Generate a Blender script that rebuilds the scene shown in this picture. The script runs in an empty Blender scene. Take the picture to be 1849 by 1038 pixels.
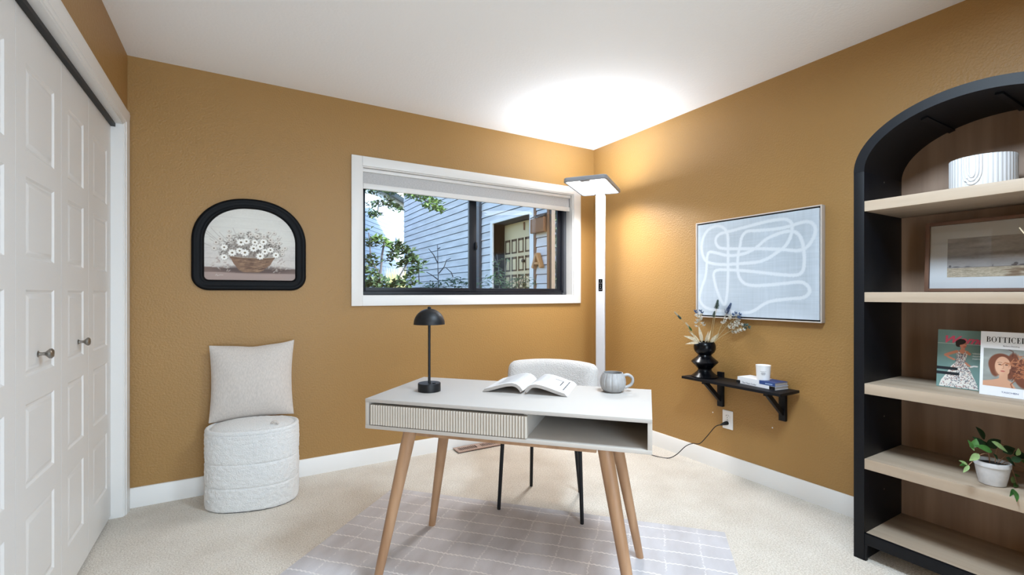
import bpy, bmesh, math, random
import numpy as np
from mathutils import Vector, Matrix, noise as mnoise

S = bpy.context.scene
COL = S.collection
PI = math.pi
R_ = math.radians

# ------------------------------------------------------------------ camera, sky, sun, large lights, exposure
cam_d = bpy.data.cameras.new('camera')
cam_d.sensor_width = 36.0
cam_d.lens = 838.0 / 1849.0 * 36.0
cam_d.shift_y = 11.0 / 1849.0
cam_d.clip_start = 0.02
cam_o = bpy.data.objects.new('camera', cam_d)
COL.objects.link(cam_o)
cam_o.location = (-2.742, -3.207, 1.156)
cam_o.rotation_euler = (PI / 2, 0, -R_(30.545))
S.camera = cam_o

world = bpy.data.worlds.new('sky')
S.world = world
world.use_nodes = True
wn = world.node_tree
wn.nodes.clear()
wo = wn.nodes.new('ShaderNodeOutputWorld')
wb = wn.nodes.new('ShaderNodeBackground')
ws = wn.nodes.new('ShaderNodeTexSky')
ws.sky_type = 'NISHITA'
ws.sun_disc = False
ws.sun_elevation = R_(24)
ws.sun_rotation = R_(150)
wb.inputs['Strength'].default_value = 0.75
wn.links.new(ws.outputs[0], wb.inputs[0])
wn.links.new(wb.outputs[0], wo.inputs[0])

sun_d = bpy.data.lights.new('sun', 'SUN')
sun_d.energy = 11.0
sun_d.angle = R_(0.5)
sun_d.color = (1.0, 0.96, 0.9)
sun_o = bpy.data.objects.new('sun', sun_d)
COL.objects.link(sun_o)
sun_o.rotation_euler = Vector((0.45, -0.80, 0.40)).to_track_quat('Z', 'Y').to_euler()
sun_o.location = (5, -8, 6)

# unseen fill lights added to brighten the room: under the ceiling and in the hall
ceil_d = bpy.data.lights.new('ceiling_fill_light', 'AREA')
ceil_d.shape = 'DISK'
ceil_d.size = 0.5
ceil_d.energy = 47
ceil_d.color = (0.72, 0.89, 1.05)
ceil_o = bpy.data.objects.new('ceiling_fill_light', ceil_d)
COL.objects.link(ceil_o)
ceil_o.location = (-1.45, -2.55, 2.36)
hall_d = bpy.data.lights.new('hall_fill_light', 'AREA')
hall_d.shape = 'RECTANGLE'
hall_d.size = 1.7
hall_d.size_y = 2.0
hall_d.energy = 84
hall_d.color = (0.72, 0.89, 1.05)
hall_o = bpy.data.objects.new('hall_fill_light', hall_d)
COL.objects.link(hall_o)
hall_o.location = (-2.3, -5.2, 1.1)
hall_o.rotation_euler = (R_(90), 0, 0)

LAMP_UP, LAMP_FACE, LAMP_DOWN = 34.0, 3.0, 19.0      # emission of the floor lamp's upper and lower panels, watts of its down light

S.view_settings.view_transform = 'Standard'
S.view_settings.look = 'None'
S.view_settings.gamma = 1.0
S.view_settings.use_curve_mapping = False
S.view_settings.exposure = 0.22
S.cycles.max_bounces = 10
S.cycles.diffuse_bounces = 6
S.cycles.transparent_max_bounces = 12
S.cycles.sample_clamp_indirect = 4.0
S.cycles.caustics_reflective = False
S.cycles.caustics_refractive = False


# ------------------------------------------------------------------ helpers
def lin(c):
    out = []
    for x in c[:3]:
        x = x / 255.0
        out.append(x / 12.92 if x <= 0.04045 else ((x + 0.055) / 1.055) ** 2.4)
    return tuple(out)


def rgba(c):
    return (*lin(c), 1.0)


MATS = {}


def mat(name, col, rough=0.6, metal=0.0, bump=None, var=None, spec=None, emit=None, trans=0.0, coat=0.0, sheen=0.0):
    """col sRGB 0-255; bump=(scale, strength, distance, detail); var=(scale, amount 0-1 darken, stretch xyz)"""
    m = bpy.data.materials.new(name)
    m.use_nodes = True
    nt = m.node_tree
    b = nt.nodes['Principled BSDF']
    b.inputs['Base Color'].default_value = rgba(col)
    b.inputs['Roughness'].default_value = rough
    b.inputs['Metallic'].default_value = metal
    if spec is not None:
        b.inputs['Specular IOR Level'].default_value = spec
    if trans:
        b.inputs['Transmission Weight'].default_value = trans
    if coat:
        b.inputs['Coat Weight'].default_value = coat
    if sheen:
        b.inputs['Sheen Weight'].default_value = sheen
    if emit:
        b.inputs['Emission Color'].default_value = (*emit[0], 1)
        b.inputs['Emission Strength'].default_value = emit[1]
    tc = nt.nodes.new('ShaderNodeTexCoord')
    if var:
        mp = nt.nodes.new('ShaderNodeMapping')
        mp.inputs['Scale'].default_value = var[2] if len(var) > 2 else (1, 1, 1)
        nt.links.new(tc.outputs['Object'], mp.inputs[0])
        nz = nt.nodes.new('ShaderNodeTexNoise')
        nz.inputs['Scale'].default_value = var[0]
        nz.inputs['Detail'].default_value = 6
        nt.links.new(mp.outputs[0], nz.inputs['Vector'])
        mx = nt.nodes.new('ShaderNodeMix')
        mx.data_type = 'RGBA'
        a = var[1]
        c2 = var[3] if len(var) > 3 else [x * (1 - a) for x in col]
        mx.inputs[6].default_value = rgba(col)
        mx.inputs[7].default_value = rgba(c2)
        rp = nt.nodes.new('ShaderNodeMapRange')
        rp.inputs[1].default_value = 0.35
        rp.inputs[2].default_value = 0.68
        nt.links.new(nz.outputs[0], rp.inputs[0])
        nt.links.new(rp.outputs[0], mx.inputs[0])
        nt.links.new(mx.outputs[2], b.inputs['Base Color'])
    if bump:
        nb = nt.nodes.new('ShaderNodeTexNoise')
        nb.inputs['Scale'].default_value = bump[0]
        nb.inputs['Detail'].default_value = bump[3] if len(bump) > 3 else 3
        nt.links.new(tc.outputs['Object'], nb.inputs['Vector'])
        bp = nt.nodes.new('ShaderNodeBump')
        bp.inputs['Strength'].default_value = bump[1]
        bp.inputs['Distance'].default_value = bump[2]
        nt.links.new(nb.outputs[0], bp.inputs['Height'])
        nt.links.new(bp.outputs[0], b.inputs['Normal'])
    MATS[name] = m
    return m


def wood(name, c1, c2, scale=14, stretch=(1, 1, 0.08), rough=0.55):
    return mat(name, c1, rough, var=(scale, 0.2, stretch, c2), bump=(scale * 3, 0.15, 0.001))


def glass_mat(name, tint=(255, 255, 255), refl=1.0):
    m = bpy.data.materials.new(name)
    m.use_nodes = True
    nt = m.node_tree
    nt.nodes.clear()
    o = nt.nodes.new('ShaderNodeOutputMaterial')
    t = nt.nodes.new('ShaderNodeBsdfTransparent')
    t.inputs[0].default_value = rgba(tint)
    g = nt.nodes.new('ShaderNodeBsdfGlossy')
    g.inputs['Roughness'].default_value = 0.0
    fr = nt.nodes.new('ShaderNodeFresnel')
    fr.inputs[0].default_value = 1.5
    mu = nt.nodes.new('ShaderNodeMath')
    mu.operation = 'MULTIPLY'
    mu.inputs[1].default_value = refl
    nt.links.new(fr.outputs[0], mu.inputs[0])
    mx = nt.nodes.new('ShaderNodeMixShader')
    nt.links.new(mu.outputs[0], mx.inputs[0])
    nt.links.new(t.outputs[0], mx.inputs[1])
    nt.links.new(g.outputs[0], mx.inputs[2])
    nt.links.new(mx.outputs[0], o.inputs[0])
    return m


def emit_mat(name, col, strength):
    m = bpy.data.materials.new(name)
    m.use_nodes = True
    nt = m.node_tree
    nt.nodes.clear()
    o = nt.nodes.new('ShaderNodeOutputMaterial')
    e = nt.nodes.new('ShaderNodeEmission')
    e.inputs[0].default_value = (*col, 1)
    e.inputs[1].default_value = strength
    nt.links.new(e.outputs[0], o.inputs[0])
    return m


def print_mat(name, rough=0.6, spec=0.3):
    m = bpy.data.materials.new(name)
    m.use_nodes = True
    nt = m.node_tree
    b = nt.nodes['Principled BSDF']
    b.inputs['Roughness'].default_value = rough
    b.inputs['Specular IOR Level'].default_value = spec
    a = nt.nodes.new('ShaderNodeAttribute')
    a.attribute_name = 'Print'
    nt.links.new(a.outputs['Color'], b.inputs['Base Color'])
    return m


def empty(name, loc=(0, 0, 0), rz=0.0, label=None, cat=None, group=None, kind=None):
    o = bpy.data.objects.new(name, None)
    COL.objects.link(o)
    o.location = loc
    o.rotation_euler = (0, 0, rz)
    o.empty_display_size = 0.1
    return tag(o, label, cat, group, kind)


def tag(o, label=None, cat=None, group=None, kind=None):
    if label:
        o['label'] = label
    if cat:
        o['category'] = cat
    if group:
        o['group'] = group
    if kind:
        o['kind'] = kind
    return o


class MB:
    def __init__(self):
        self.v, self.f, self.mi = [], [], []

    def add(self, vs, fs, m=0):
        n = len(self.v)
        self.v += [tuple(p) for p in vs]
        for f in fs:
            self.f.append(tuple(i + n for i in f))
            self.mi.append(m)
        return self

    def box(self, x0, x1, y0, y1, z0, z1, m=0):
        vs = [(x, y, z) for x in (x0, x1) for y in (y0, y1) for z in (z0, z1)]
        fs = [(0, 1, 3, 2), (4, 6, 7, 5), (0, 4, 5, 1), (2, 3, 7, 6), (0, 2, 6, 4), (1, 5, 7, 3)]
        return self.add(vs, fs, m)

    def obox(self, c, size, M=None, m=0):
        M = M or Matrix.Identity(3)
        c = Vector(c)
        vs = [c + M @ Vector((x * size[0] / 2, y * size[1] / 2, z * size[2] / 2)) for x in (-1, 1) for y in (-1, 1) for z in (-1, 1)]
        fs = [(0, 1, 3, 2), (4, 6, 7, 5), (0, 4, 5, 1), (2, 3, 7, 6), (0, 2, 6, 4), (1, 5, 7, 3)]
        return self.add(vs, fs, m)

    def bar(self, a, b, w, h, up=(0, 0, 1), m=0):
        a, b = Vector(a), Vector(b)
        d = (b - a).normalized()
        s = d.cross(Vector(up)).normalized()
        u = s.cross(d)
        M = Matrix((s, d, u)).transposed()
        return self.obox((a + b) / 2, (w, (b - a).length, h), M, m)

    def prism(self, poly, a, b, axis='y', m=0):
        """poly 2D list; axis = extrusion axis; poly coords are the two other axes in order"""
        def P(p, t):
            if axis == 'x':
                return (t, p[0], p[1])
            if axis == 'y':
                return (p[0], t, p[1])
            return (p[0], p[1], t)
        n = len(poly)
        vs = [P(p, a) for p in poly] + [P(p, b) for p in poly]
        fs = [tuple(range(n))[::-1], tuple(range(n, 2 * n))]
        fs += [(i, (i + 1) % n, (i + 1) % n + n, i + n) for i in range(n)]
        return self.add(vs, fs, m)

    def grid(self, P, cu=False, cv=False, m=0):
        nu, nv = len(P), len(P[0])
        vs = [p for row in P for p in row]
        fs = []
        for i in range(nu if cu else nu - 1):
            for j in range(nv if cv else nv - 1):
                i2, j2 = (i + 1) % nu, (j + 1) % nv
                fs.append((i * nv + j, i2 * nv + j, i2 * nv + j2, i * nv + j2))
        return self.add(vs, fs, m)

    def lathe(self, prof, n=32, c=(0, 0, 0), m=0, cap=True, rfun=None):
        vs, fs = [], []
        for k, (r, z) in enumerate(prof):
            for i in range(n):
                a = 2 * PI * i / n
                rr = r * (rfun(a, z) if rfun else 1)
                vs.append((c[0] + rr * math.cos(a), c[1] + rr * math.sin(a), c[2] + z))
        for k in range(len(prof) - 1):
            for i in range(n):
                j = (i + 1) % n
                fs.append((k * n + i, k * n + j, (k + 1) * n + j, (k + 1) * n + i))
        if cap:
            fs.append(tuple(range(n))[::-1])
            fs.append(tuple(range((len(prof) - 1) * n, len(prof) * n)))
        return self.add(vs, fs, m)

    def tube(self, path, r, n=8, m=0):
        path = [Vector(p) for p in path]
        rs = r if isinstance(r, (list, tuple)) else [r] * len(path)
        vs, fs = [], []
        up = Vector((0.123, 0.456, 0.88)).normalized()
        for k, p in enumerate(path):
            d = (path[min(k + 1, len(path) - 1)] - path[max(k - 1, 0)]).normalized()
            s = d.cross(up)
            if s.length < 1e-4:
                s = d.cross(Vector((1, 0, 0)))
            s.normalize()
            u = s.cross(d).normalized()
            for i in range(n):
                a = 2 * PI * i / n
                vs.append(p + (s * math.cos(a) + u * math.sin(a)) * rs[k])
        for k in range(len(path) - 1):
            for i in range(n):
                j = (i + 1) % n
                fs.append((k * n + i, k * n + j, (k + 1) * n + j, (k + 1) * n + i))
        fs.append(tuple(range(n))[::-1])
        fs.append(tuple(range((len(path) - 1) * n, len(path) * n)))
        return self.add(vs, fs, m)

    def build(self, name, mats, parent=None, smooth=35, bevel=0.0, seg=2, loc=None, label=None, kind=None):
        me = bpy.data.meshes.new(name)
        me.from_pydata(self.v, [], self.f)
        if not isinstance(mats, (list, tuple)):
            mats = [mats]
        for m in mats:
            me.materials.append(m)
        if len(mats) > 1:
            me.polygons.foreach_set('material_index', self.mi)
        bm = bmesh.new()
        bm.from_mesh(me)
        bmesh.ops.recalc_face_normals(bm, faces=bm.faces)
        if bevel:
            ed = [e for e in bm.edges if len(e.link_faces) == 2 and e.calc_face_angle(0) > R_(40)]
            bmesh.ops.bevel(bm, geom=ed, offset=bevel, segments=seg, affect='EDGES', profile=0.6, clamp_overlap=True)
        bm.to_mesh(me)
        bm.free()
        if smooth:
            me.shade_smooth()
            me.set_sharp_from_angle(angle=R_(smooth))
        o = bpy.data.objects.new(name, me)
        COL.objects.link(o)
        if parent is not None:
            o.parent = parent
        if loc is not None:
            o.location = loc
        if label:
            o['label'] = label
        if kind:
            o['kind'] = kind
        return o


def rbox(hx, hy, hz, r, n=10):
    """rounded box as (verts, faces), half sizes"""
    bm = bmesh.new()
    bmesh.ops.create_cube(bm, size=2.0)
    bmesh.ops.subdivide_edges(bm, edges=bm.edges[:], cuts=n, use_grid_fill=True)
    h = Vector((hx, hy, hz))
    vs = []
    for v in bm.verts:
        p = Vector((v.co.x, v.co.y, v.co.z))
        q = Vector([math.copysign(min(1, abs(c)) ** 0.8, c) for c in p])
        p = Vector((q.x * hx, q.y * hy, q.z * hz))
        core = Vector([max(-hh + r, min(hh - r, c)) for c, hh in zip(p, h)])
        d = p - core
        if d.length > 1e-9:
            p = core + d.normalized() * r
        vs.append(p)
    bm.verts.index_update()
    fs = [tuple(v.index for v in f.verts) for f in bm.faces]
    bm.free()
    return vs, fs


def text_obj(name, body, size, m, parent, M, extrude=0.0002, shear=0.0, xs=1.0, offset=0.0, align='LEFT'):
    cu = bpy.data.curves.new(name, 'FONT')
    cu.body = body
    cu.size = size
    cu.extrude = extrude
    cu.shear = shear
    cu.offset = offset
    cu.align_x = align
    cu.resolution_u = 3
    t = bpy.data.objects.new(name + '_tmp', cu)
    COL.objects.link(t)
    dg = bpy.context.evaluated_depsgraph_get()
    me = bpy.data.meshes.new_from_object(t.evaluated_get(dg))
    bpy.data.objects.remove(t)
    bpy.data.curves.remove(cu)
    me.transform(M @ Matrix.Diagonal((xs, 1, 1, 1)))
    me.materials.clear()
    me.materials.append(m)
    me.name = name
    o = bpy.data.objects.new(name, me)
    COL.objects.link(o)
    o.parent = parent
    return o


class Print:
    """a small painted picture kept as point colours on a fine grid: a flat print"""
    def __init__(self, w, h, nx, ny, base):
        self.w, self.h, self.nx, self.ny = w, h, nx, ny
        self.X, self.Y = np.meshgrid((np.arange(nx) + 0.5) / nx * w, (np.arange(ny) + 0.5) / ny * h)
        self.px = w / nx
        self.a = np.empty((ny, nx, 3))
        self.a[:] = base
        self.rng = np.random.default_rng(7)

    def blend(self, mask, col, alpha=1.0):
        m = np.clip(mask, 0, 1)[..., None] * alpha
        self.a = self.a * (1 - m) + np.array(col, float) * m

    def ellipse(self, cx, cy, rx, ry, col, alpha=1.0, rot=0.0, soft=None):
        c, s = math.cos(rot), math.sin(rot)
        dx, dy = self.X - cx, self.Y - cy
        u, v = (dx * c + dy * s) / rx, (-dx * s + dy * c) / ry
        d = (1 - np.sqrt(u * u + v * v)) * min(rx, ry)
        self.blend(d / (soft or self.px) + 0.5, col, alpha)

    def poly(self, pts, col, alpha=1.0):
        inside = np.zeros(self.X.shape, bool)
        n = len(pts)
        for i in range(n):
            (x1, y1), (x2, y2) = pts[i], pts[(i + 1) % n]
            if y1 == y2:
                continue
            cond = (self.Y >= min(y1, y2)) & (self.Y < max(y1, y2))
            xx = x1 + (self.Y - y1) * (x2 - x1) / (y2 - y1)
            inside ^= cond & (self.X < xx)
        self.blend(inside.astype(float), col, alpha)

    def line(self, pts, wd, col, alpha=1.0, rough=0.0):
        best = np.full(self.X.shape, 1e9)
        for (x1, y1), (x2, y2) in zip(pts[:-1], pts[1:]):
            L2 = (x2 - x1) ** 2 + (y2 - y1) ** 2 + 1e-12
            t = np.clip(((self.X - x1) * (x2 - x1) + (self.Y - y1) * (y2 - y1)) / L2, 0, 1)
            best = np.minimum(best, np.hypot(self.X - x1 - t * (x2 - x1), self.Y - y1 - t * (y2 - y1)))
        if rough:
            best = best + self.rng.normal(0, rough, best.shape)
        self.blend((wd / 2 - best) / self.px + 0.5, col, alpha)

    def noise(self, amt, kx=1, ky=1):
        nx, ny = max(2, self.nx // kx), max(2, self.ny // ky)
        g = self.rng.normal(0, 1, (ny + 1, nx + 1))
        yi = np.linspace(0, ny - 0.001, self.ny)
        xi = np.linspace(0, nx - 0.001, self.nx)
        y0, x0 = yi.astype(int), xi.astype(int)
        fy, fx = (yi - y0)[:, None], (xi - x0)[None]
        z = (g[y0][:, x0] * (1 - fy) * (1 - fx) + g[y0][:, x0 + 1] * (1 - fy) * fx + g[y0 + 1][:, x0] * fy * (1 - fx) + g[y0 + 1][:, x0 + 1] * fy * fx)
        return z * amt

    def mesh(self, name, M, m, parent, keep=None):
        """M maps (x, y, 0) of the print (y up, origin lower left) into the parent's space"""
        nx, ny = self.nx, self.ny
        xs = np.linspace(0, self.w, nx)
        ys = np.linspace(0, self.h, ny)
        X, Y = np.meshgrid(xs, ys)
        co = np.stack([X.ravel(), Y.ravel(), np.zeros(X.size)], 1)
        R3 = np.array(M.to_3x3())
        co = co @ R3.T + np.array(M.translation)
        idx = np.arange(nx * ny).reshape(ny, nx)
        q = np.stack([idx[:-1, :-1], idx[:-1, 1:], idx[1:, 1:], idx[1:, :-1]], -1).reshape(-1, 4)
        if keep is not None:
            k = keep(X, Y)
            kk = (k[:-1, :-1] & k[1:, 1:] & k[:-1, 1:] & k[1:, :-1]).ravel()
            q = q[kk]
        me = bpy.data.meshes.new(name)
        me.from_pydata(co.tolist(), [], q.tolist())
        at = me.color_attributes.new('Print', 'FLOAT_COLOR', 'POINT')
        a = np.clip(self.a / 255.0, 0, 1)
        a = np.where(a <= 0.04045, a / 12.92, ((a + 0.055) / 1.055) ** 2.4)
        buf = np.ones((nx * ny, 4), np.float32)
        buf[:, :3] = a.reshape(-1, 3)
        at.data.foreach_set('color', buf.ravel())
        me.materials.append(m)
        o = bpy.data.objects.new(name, me)
        COL.objects.link(o)
        o.parent = parent
        return o


def spline(pts, n=8):
    """Catmull-Rom through 3D or 2D points"""
    P = [Vector(p) for p in pts]
    P = [P[0] * 2 - P[1]] + P + [P[-1] * 2 - P[-2]]
    out = []
    for i in range(1, len(P) - 2):
        for k in range(n):
            t = k / n
            a, b, c, d = P[i - 1], P[i], P[i + 1], P[i + 2]
            out.append(0.5 * ((2 * b) + (c - a) * t + (2 * a - 5 * b + 4 * c - d) * t * t + (3 * b - a - 3 * c + d) * t ** 3))
    out.append(P[-2])
    return out


def leaf_vf(L, W, bend=0.25, fold=0.25, n=5, tipw=0.5):
    """leaf along +y, from origin, normal +z"""
    vs, fs = [], []
    for i in range(n + 1):
        t = i / n
        w = W / 2 * (math.sin(PI * min(1, t ** (0.75)))) ** 0.9 if 0 < t < 1 else 0.0005
        z = -bend * L * t * t
        for s in (-1, 0, 1):
            vs.append(Vector((s * w, L * t, z + fold * w * abs(s))))
    for i in range(n):
        for j in range(2):
            a = i * 3 + j
            fs.append((a, a + 1, a + 4, a + 3))
    return vs, fs


def frame_from(d, nrm):
    """matrix with y along d and z close to nrm"""
    d = Vector(d).normalized()
    nrm = Vector(nrm)
    x = d.cross(nrm)
    if x.length < 1e-5:
        x = d.cross(Vector((0.3, 0.8, 0.5)))
    x.normalize()
    z = x.cross(d)
    return Matrix((x, d, z)).transposed()


# ------------------------------------------------------------------ materials
WALL = mat('ochre_paint', (158, 121, 70), 0.45, bump=(95, 0.6, 0.0045, 2), spec=0.38)
CEIL = mat('ceiling_paint', (243, 243, 243), 0.9, bump=(70, 0.45, 0.003, 4))
TRIM = mat('white_trim_paint', (226, 224, 221), 0.4)
DOORW = mat('white_door_paint', (222, 220, 217), 0.45, bump=(160, 0.06, 0.001))
BLACKF = mat('black_window_metal', (13, 16, 24), 0.4, spec=0.35)
GREYF = mat('grey_window_metal', (62, 64, 70), 0.45)
GLASS = glass_mat('window_glass')
PGLASS = glass_mat('picture_glass', refl=1.0)
SHADE = mat('roller_shade_fabric', (196, 195, 195), 0.9, bump=(500, 0.3, 0.0006), var=(260, 0.10, (0.3, 1, 1)))
CARPET = None
BLACKW = mat('black_wood', (10, 12, 18), 0.5, spec=0.25, var=(30, 0.25, (1, 1, 0.06)), bump=(60, 0.15, 0.001))
BLACKM = mat('black_metal', (14, 15, 18), 0.48, spec=0.35)
BLACKP = mat('black_painted_frame', (9, 10, 13), 0.5, spec=0.13)
BLACKG = mat('black_gloss_lacquer', (8, 9, 13), 0.24, spec=0.22)
OAK = wood('oak_shelf', (178, 160, 140), (159, 140, 119), 16, (1, 0.06, 1))
OAKB = wood('shaded_oak_back', (158, 132, 112), (130, 105, 87), 16, (1, 1, 0.06))  # oak darkened so the shade behind the shelves sits in its colour
LEGW = wood('ash_leg', (176, 138, 104), (148, 110, 78), 22, (1, 1, 0.07), 0.5)
DESKW = mat('desk_white', (182, 176, 170), 0.6, spec=0.25)
DESKG = mat('desk_warm_grey', (188, 181, 173), 0.5)
FLUTE = mat('desk_flutes', (188, 179, 167), 0.55)
BOUCLE = mat('white_boucle', (222, 221, 219), 0.95, bump=(170, 0.9, 0.006, 3), sheen=0.2)
BOUCLC = mat('cream_boucle', (208, 203, 199), 0.95, bump=(150, 1.0, 0.008, 3), sheen=0.2)
LINEN = mat('natural_linen', (205, 196, 188), 0.95, bump=(420, 0.5, 0.0012), var=(230, 0.08, (1, 1, 0.25)))
PAPER = mat('book_paper', (214, 212, 211), 0.8)
INK = mat('print_ink', (60, 60, 66), 0.8)
INKG = mat('faint_ink', (192, 190, 192), 0.8)
CERAM = mat('grey_ceramic', (160, 158, 157), 0.38, var=(60, 0.06))
WHITEP = mat('white_powder_coat', (196, 196, 200), 0.4, spec=0.3)
GREYP = mat('grey_powder_coat', (140, 144, 150), 0.5)
METAL = mat('brushed_nickel', (150, 146, 140), 0.28, metal=1.0)
WHITEG = mat('white_glaze', (216, 216, 218), 0.4)
POTW = mat('white_pot_glaze', (214, 214, 216), 0.45, var=(40, 0.08))
SOIL = mat('potting_soil', (30, 24, 20), 0.95, bump=(120, 0.8, 0.006))
LEAFD = mat('dark_leaf', (34, 62, 34), 0.42, var=(40, 0.35))
LEAFG = mat('green_leaf', (72, 122, 58), 0.45, var=(40, 0.25))
LEAFL = mat('pale_leaf', (150, 180, 118), 0.5, var=(40, 0.2))
STEMB = mat('brown_stem', (140, 106, 80), 0.7)
CREAM = mat('dried_cream_petal', (222, 206, 176), 0.8, var=(50, 0.18))
DRYST = mat('dried_stem', (168, 152, 112), 0.8)
LAVEN = mat('dusty_blue_floret', (84, 104, 138), 0.8)
SEEDW = mat('silver_seed_head', (206, 202, 190), 0.8)
GREENF = mat('grey_green_floret', (82, 100, 92), 0.8)
BLUEB = mat('blue_cover', (46, 72, 128), 0.5)
WHITEB = mat('white_cover', (232, 234, 238), 0.5)
PAGES = mat('page_edges', (178, 170, 164), 0.85, var=(200, 0.15, (0.1, 0.1, 4)))
WALNUT = wood('walnut_frame', (112, 80, 62), (88, 60, 46), 30, (1, 0.1, 0.1))
CHAMP = mat('champagne_frame', (206, 196, 188), 0.4)
MATB = mat('white_mat_board', (226, 229, 233), 0.8)
CUTW = mat('outlet_plastic', (236, 236, 236), 0.35)
PRINTM = print_mat('printed_picture')
WAX = mat('candle_wax', (240, 236, 228), 0.6)
BRONZE = mat('bronze_register_metal', (176, 150, 136), 0.4, metal=0.35)
DARK = mat('dark_void', (14, 10, 9), 0.9)
PINK = mat('pink_ink', (222, 92, 122), 0.7)
BLUES = mat('blue_grey_siding', (192, 196, 204), 0.8, var=(9, 0.10, (1, 0.15, 1)))
WHITES = mat('white_siding', (150, 176, 204), 0.8)
TRIMX = mat('exterior_trim', (206, 210, 214), 0.7)
BROWNX = mat('brown_exterior', (112, 74, 44), 0.7)
TANX = mat('tan_exterior', (44, 36, 26), 0.6)
DARKX = mat('dark_porch_wall', (70, 50, 40), 0.8)
DOORX = mat('cream_entry_door', (186, 172, 140), 0.6)
DOORS = mat('door_panel_border', (74, 56, 38), 0.7)
LETW = mat('letter_wood', (172, 122, 70), 0.6)
ROOFX = mat('grey_roof_shingle', (112, 120, 128), 0.9, bump=(20, 0.5, 0.02))
GROUND = mat('garden_ground', (96, 104, 74), 0.95, var=(1.5, 0.35), bump=(12, 0.6, 0.05))
LEAFX = mat('shrub_leaf', (62, 92, 60), 0.6, var=(3, 0.4))
LEAFM = mat('maple_leaf', (98, 134, 74), 0.6, var=(3, 0.3))
GRASSX = mat('pale_grass_blade', (172, 176, 132), 0.7)
TWIG = mat('bare_twig', (74, 76, 82), 0.8)


def carpet_mat():
    m = mat('cream_carpet', (214, 205, 191), 0.97, sheen=0.15)
    nt = m.node_tree
    b = nt.nodes['Principled BSDF']
    tc = nt.nodes.new('ShaderNodeTexCoord')
    n1 = nt.nodes.new('ShaderNodeTexNoise')
    n1.inputs['Scale'].default_value = 150
    n1.inputs['Detail'].default_value = 3
    n2 = nt.nodes.new('ShaderNodeTexNoise')
    n2.inputs['Scale'].default_value = 5
    n2.inputs['Detail'].default_value = 4
    for n in (n1, n2):
        nt.links.new(tc.outputs['Object'], n.inputs['Vector'])
    rp = nt.nodes.new('ShaderNodeValToRGB')
    rp.color_ramp.elements[0].position = 0.35
    rp.color_ramp.elements[0].color = rgba((202, 193, 180))
    rp.color_ramp.elements[1].position = 0.65
    rp.color_ramp.elements[1].color = rgba((236, 230, 220))
    nt.links.new(n1.outputs[0], rp.inputs[0])
    mx = nt.nodes.new('ShaderNodeMix')
    mx.data_type = 'RGBA'
    mx.blend_type = 'MULTIPLY'
    mr = nt.nodes.new('ShaderNodeMapRange')
    mr.inputs[1].default_value = 0.3
    mr.inputs[2].default_value = 0.7
    mr.inputs[3].default_value = 0.55
    mr.inputs[4].default_value = 0.0
    nt.links.new(n2.outputs[0], mr.inputs[0])
    nt.links.new(mr.outputs[0], mx.inputs[0])
    nt.links.new(rp.outputs[0], mx.inputs[6])
    mx.inputs[7].default_value = rgba((226, 220, 214))
    nt.links.new(mx.outputs[2], b.inputs['Base Color'])
    bp = nt.nodes.new('ShaderNodeBump')
    bp.inputs['Strength'].default_value = 0.9
    bp.inputs['Distance'].default_value = 0.008
    nt.links.new(n1.outputs[0], bp.inputs['Height'])
    nt.links.new(bp.outputs[0], b.inputs['Normal'])
    return m


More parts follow.
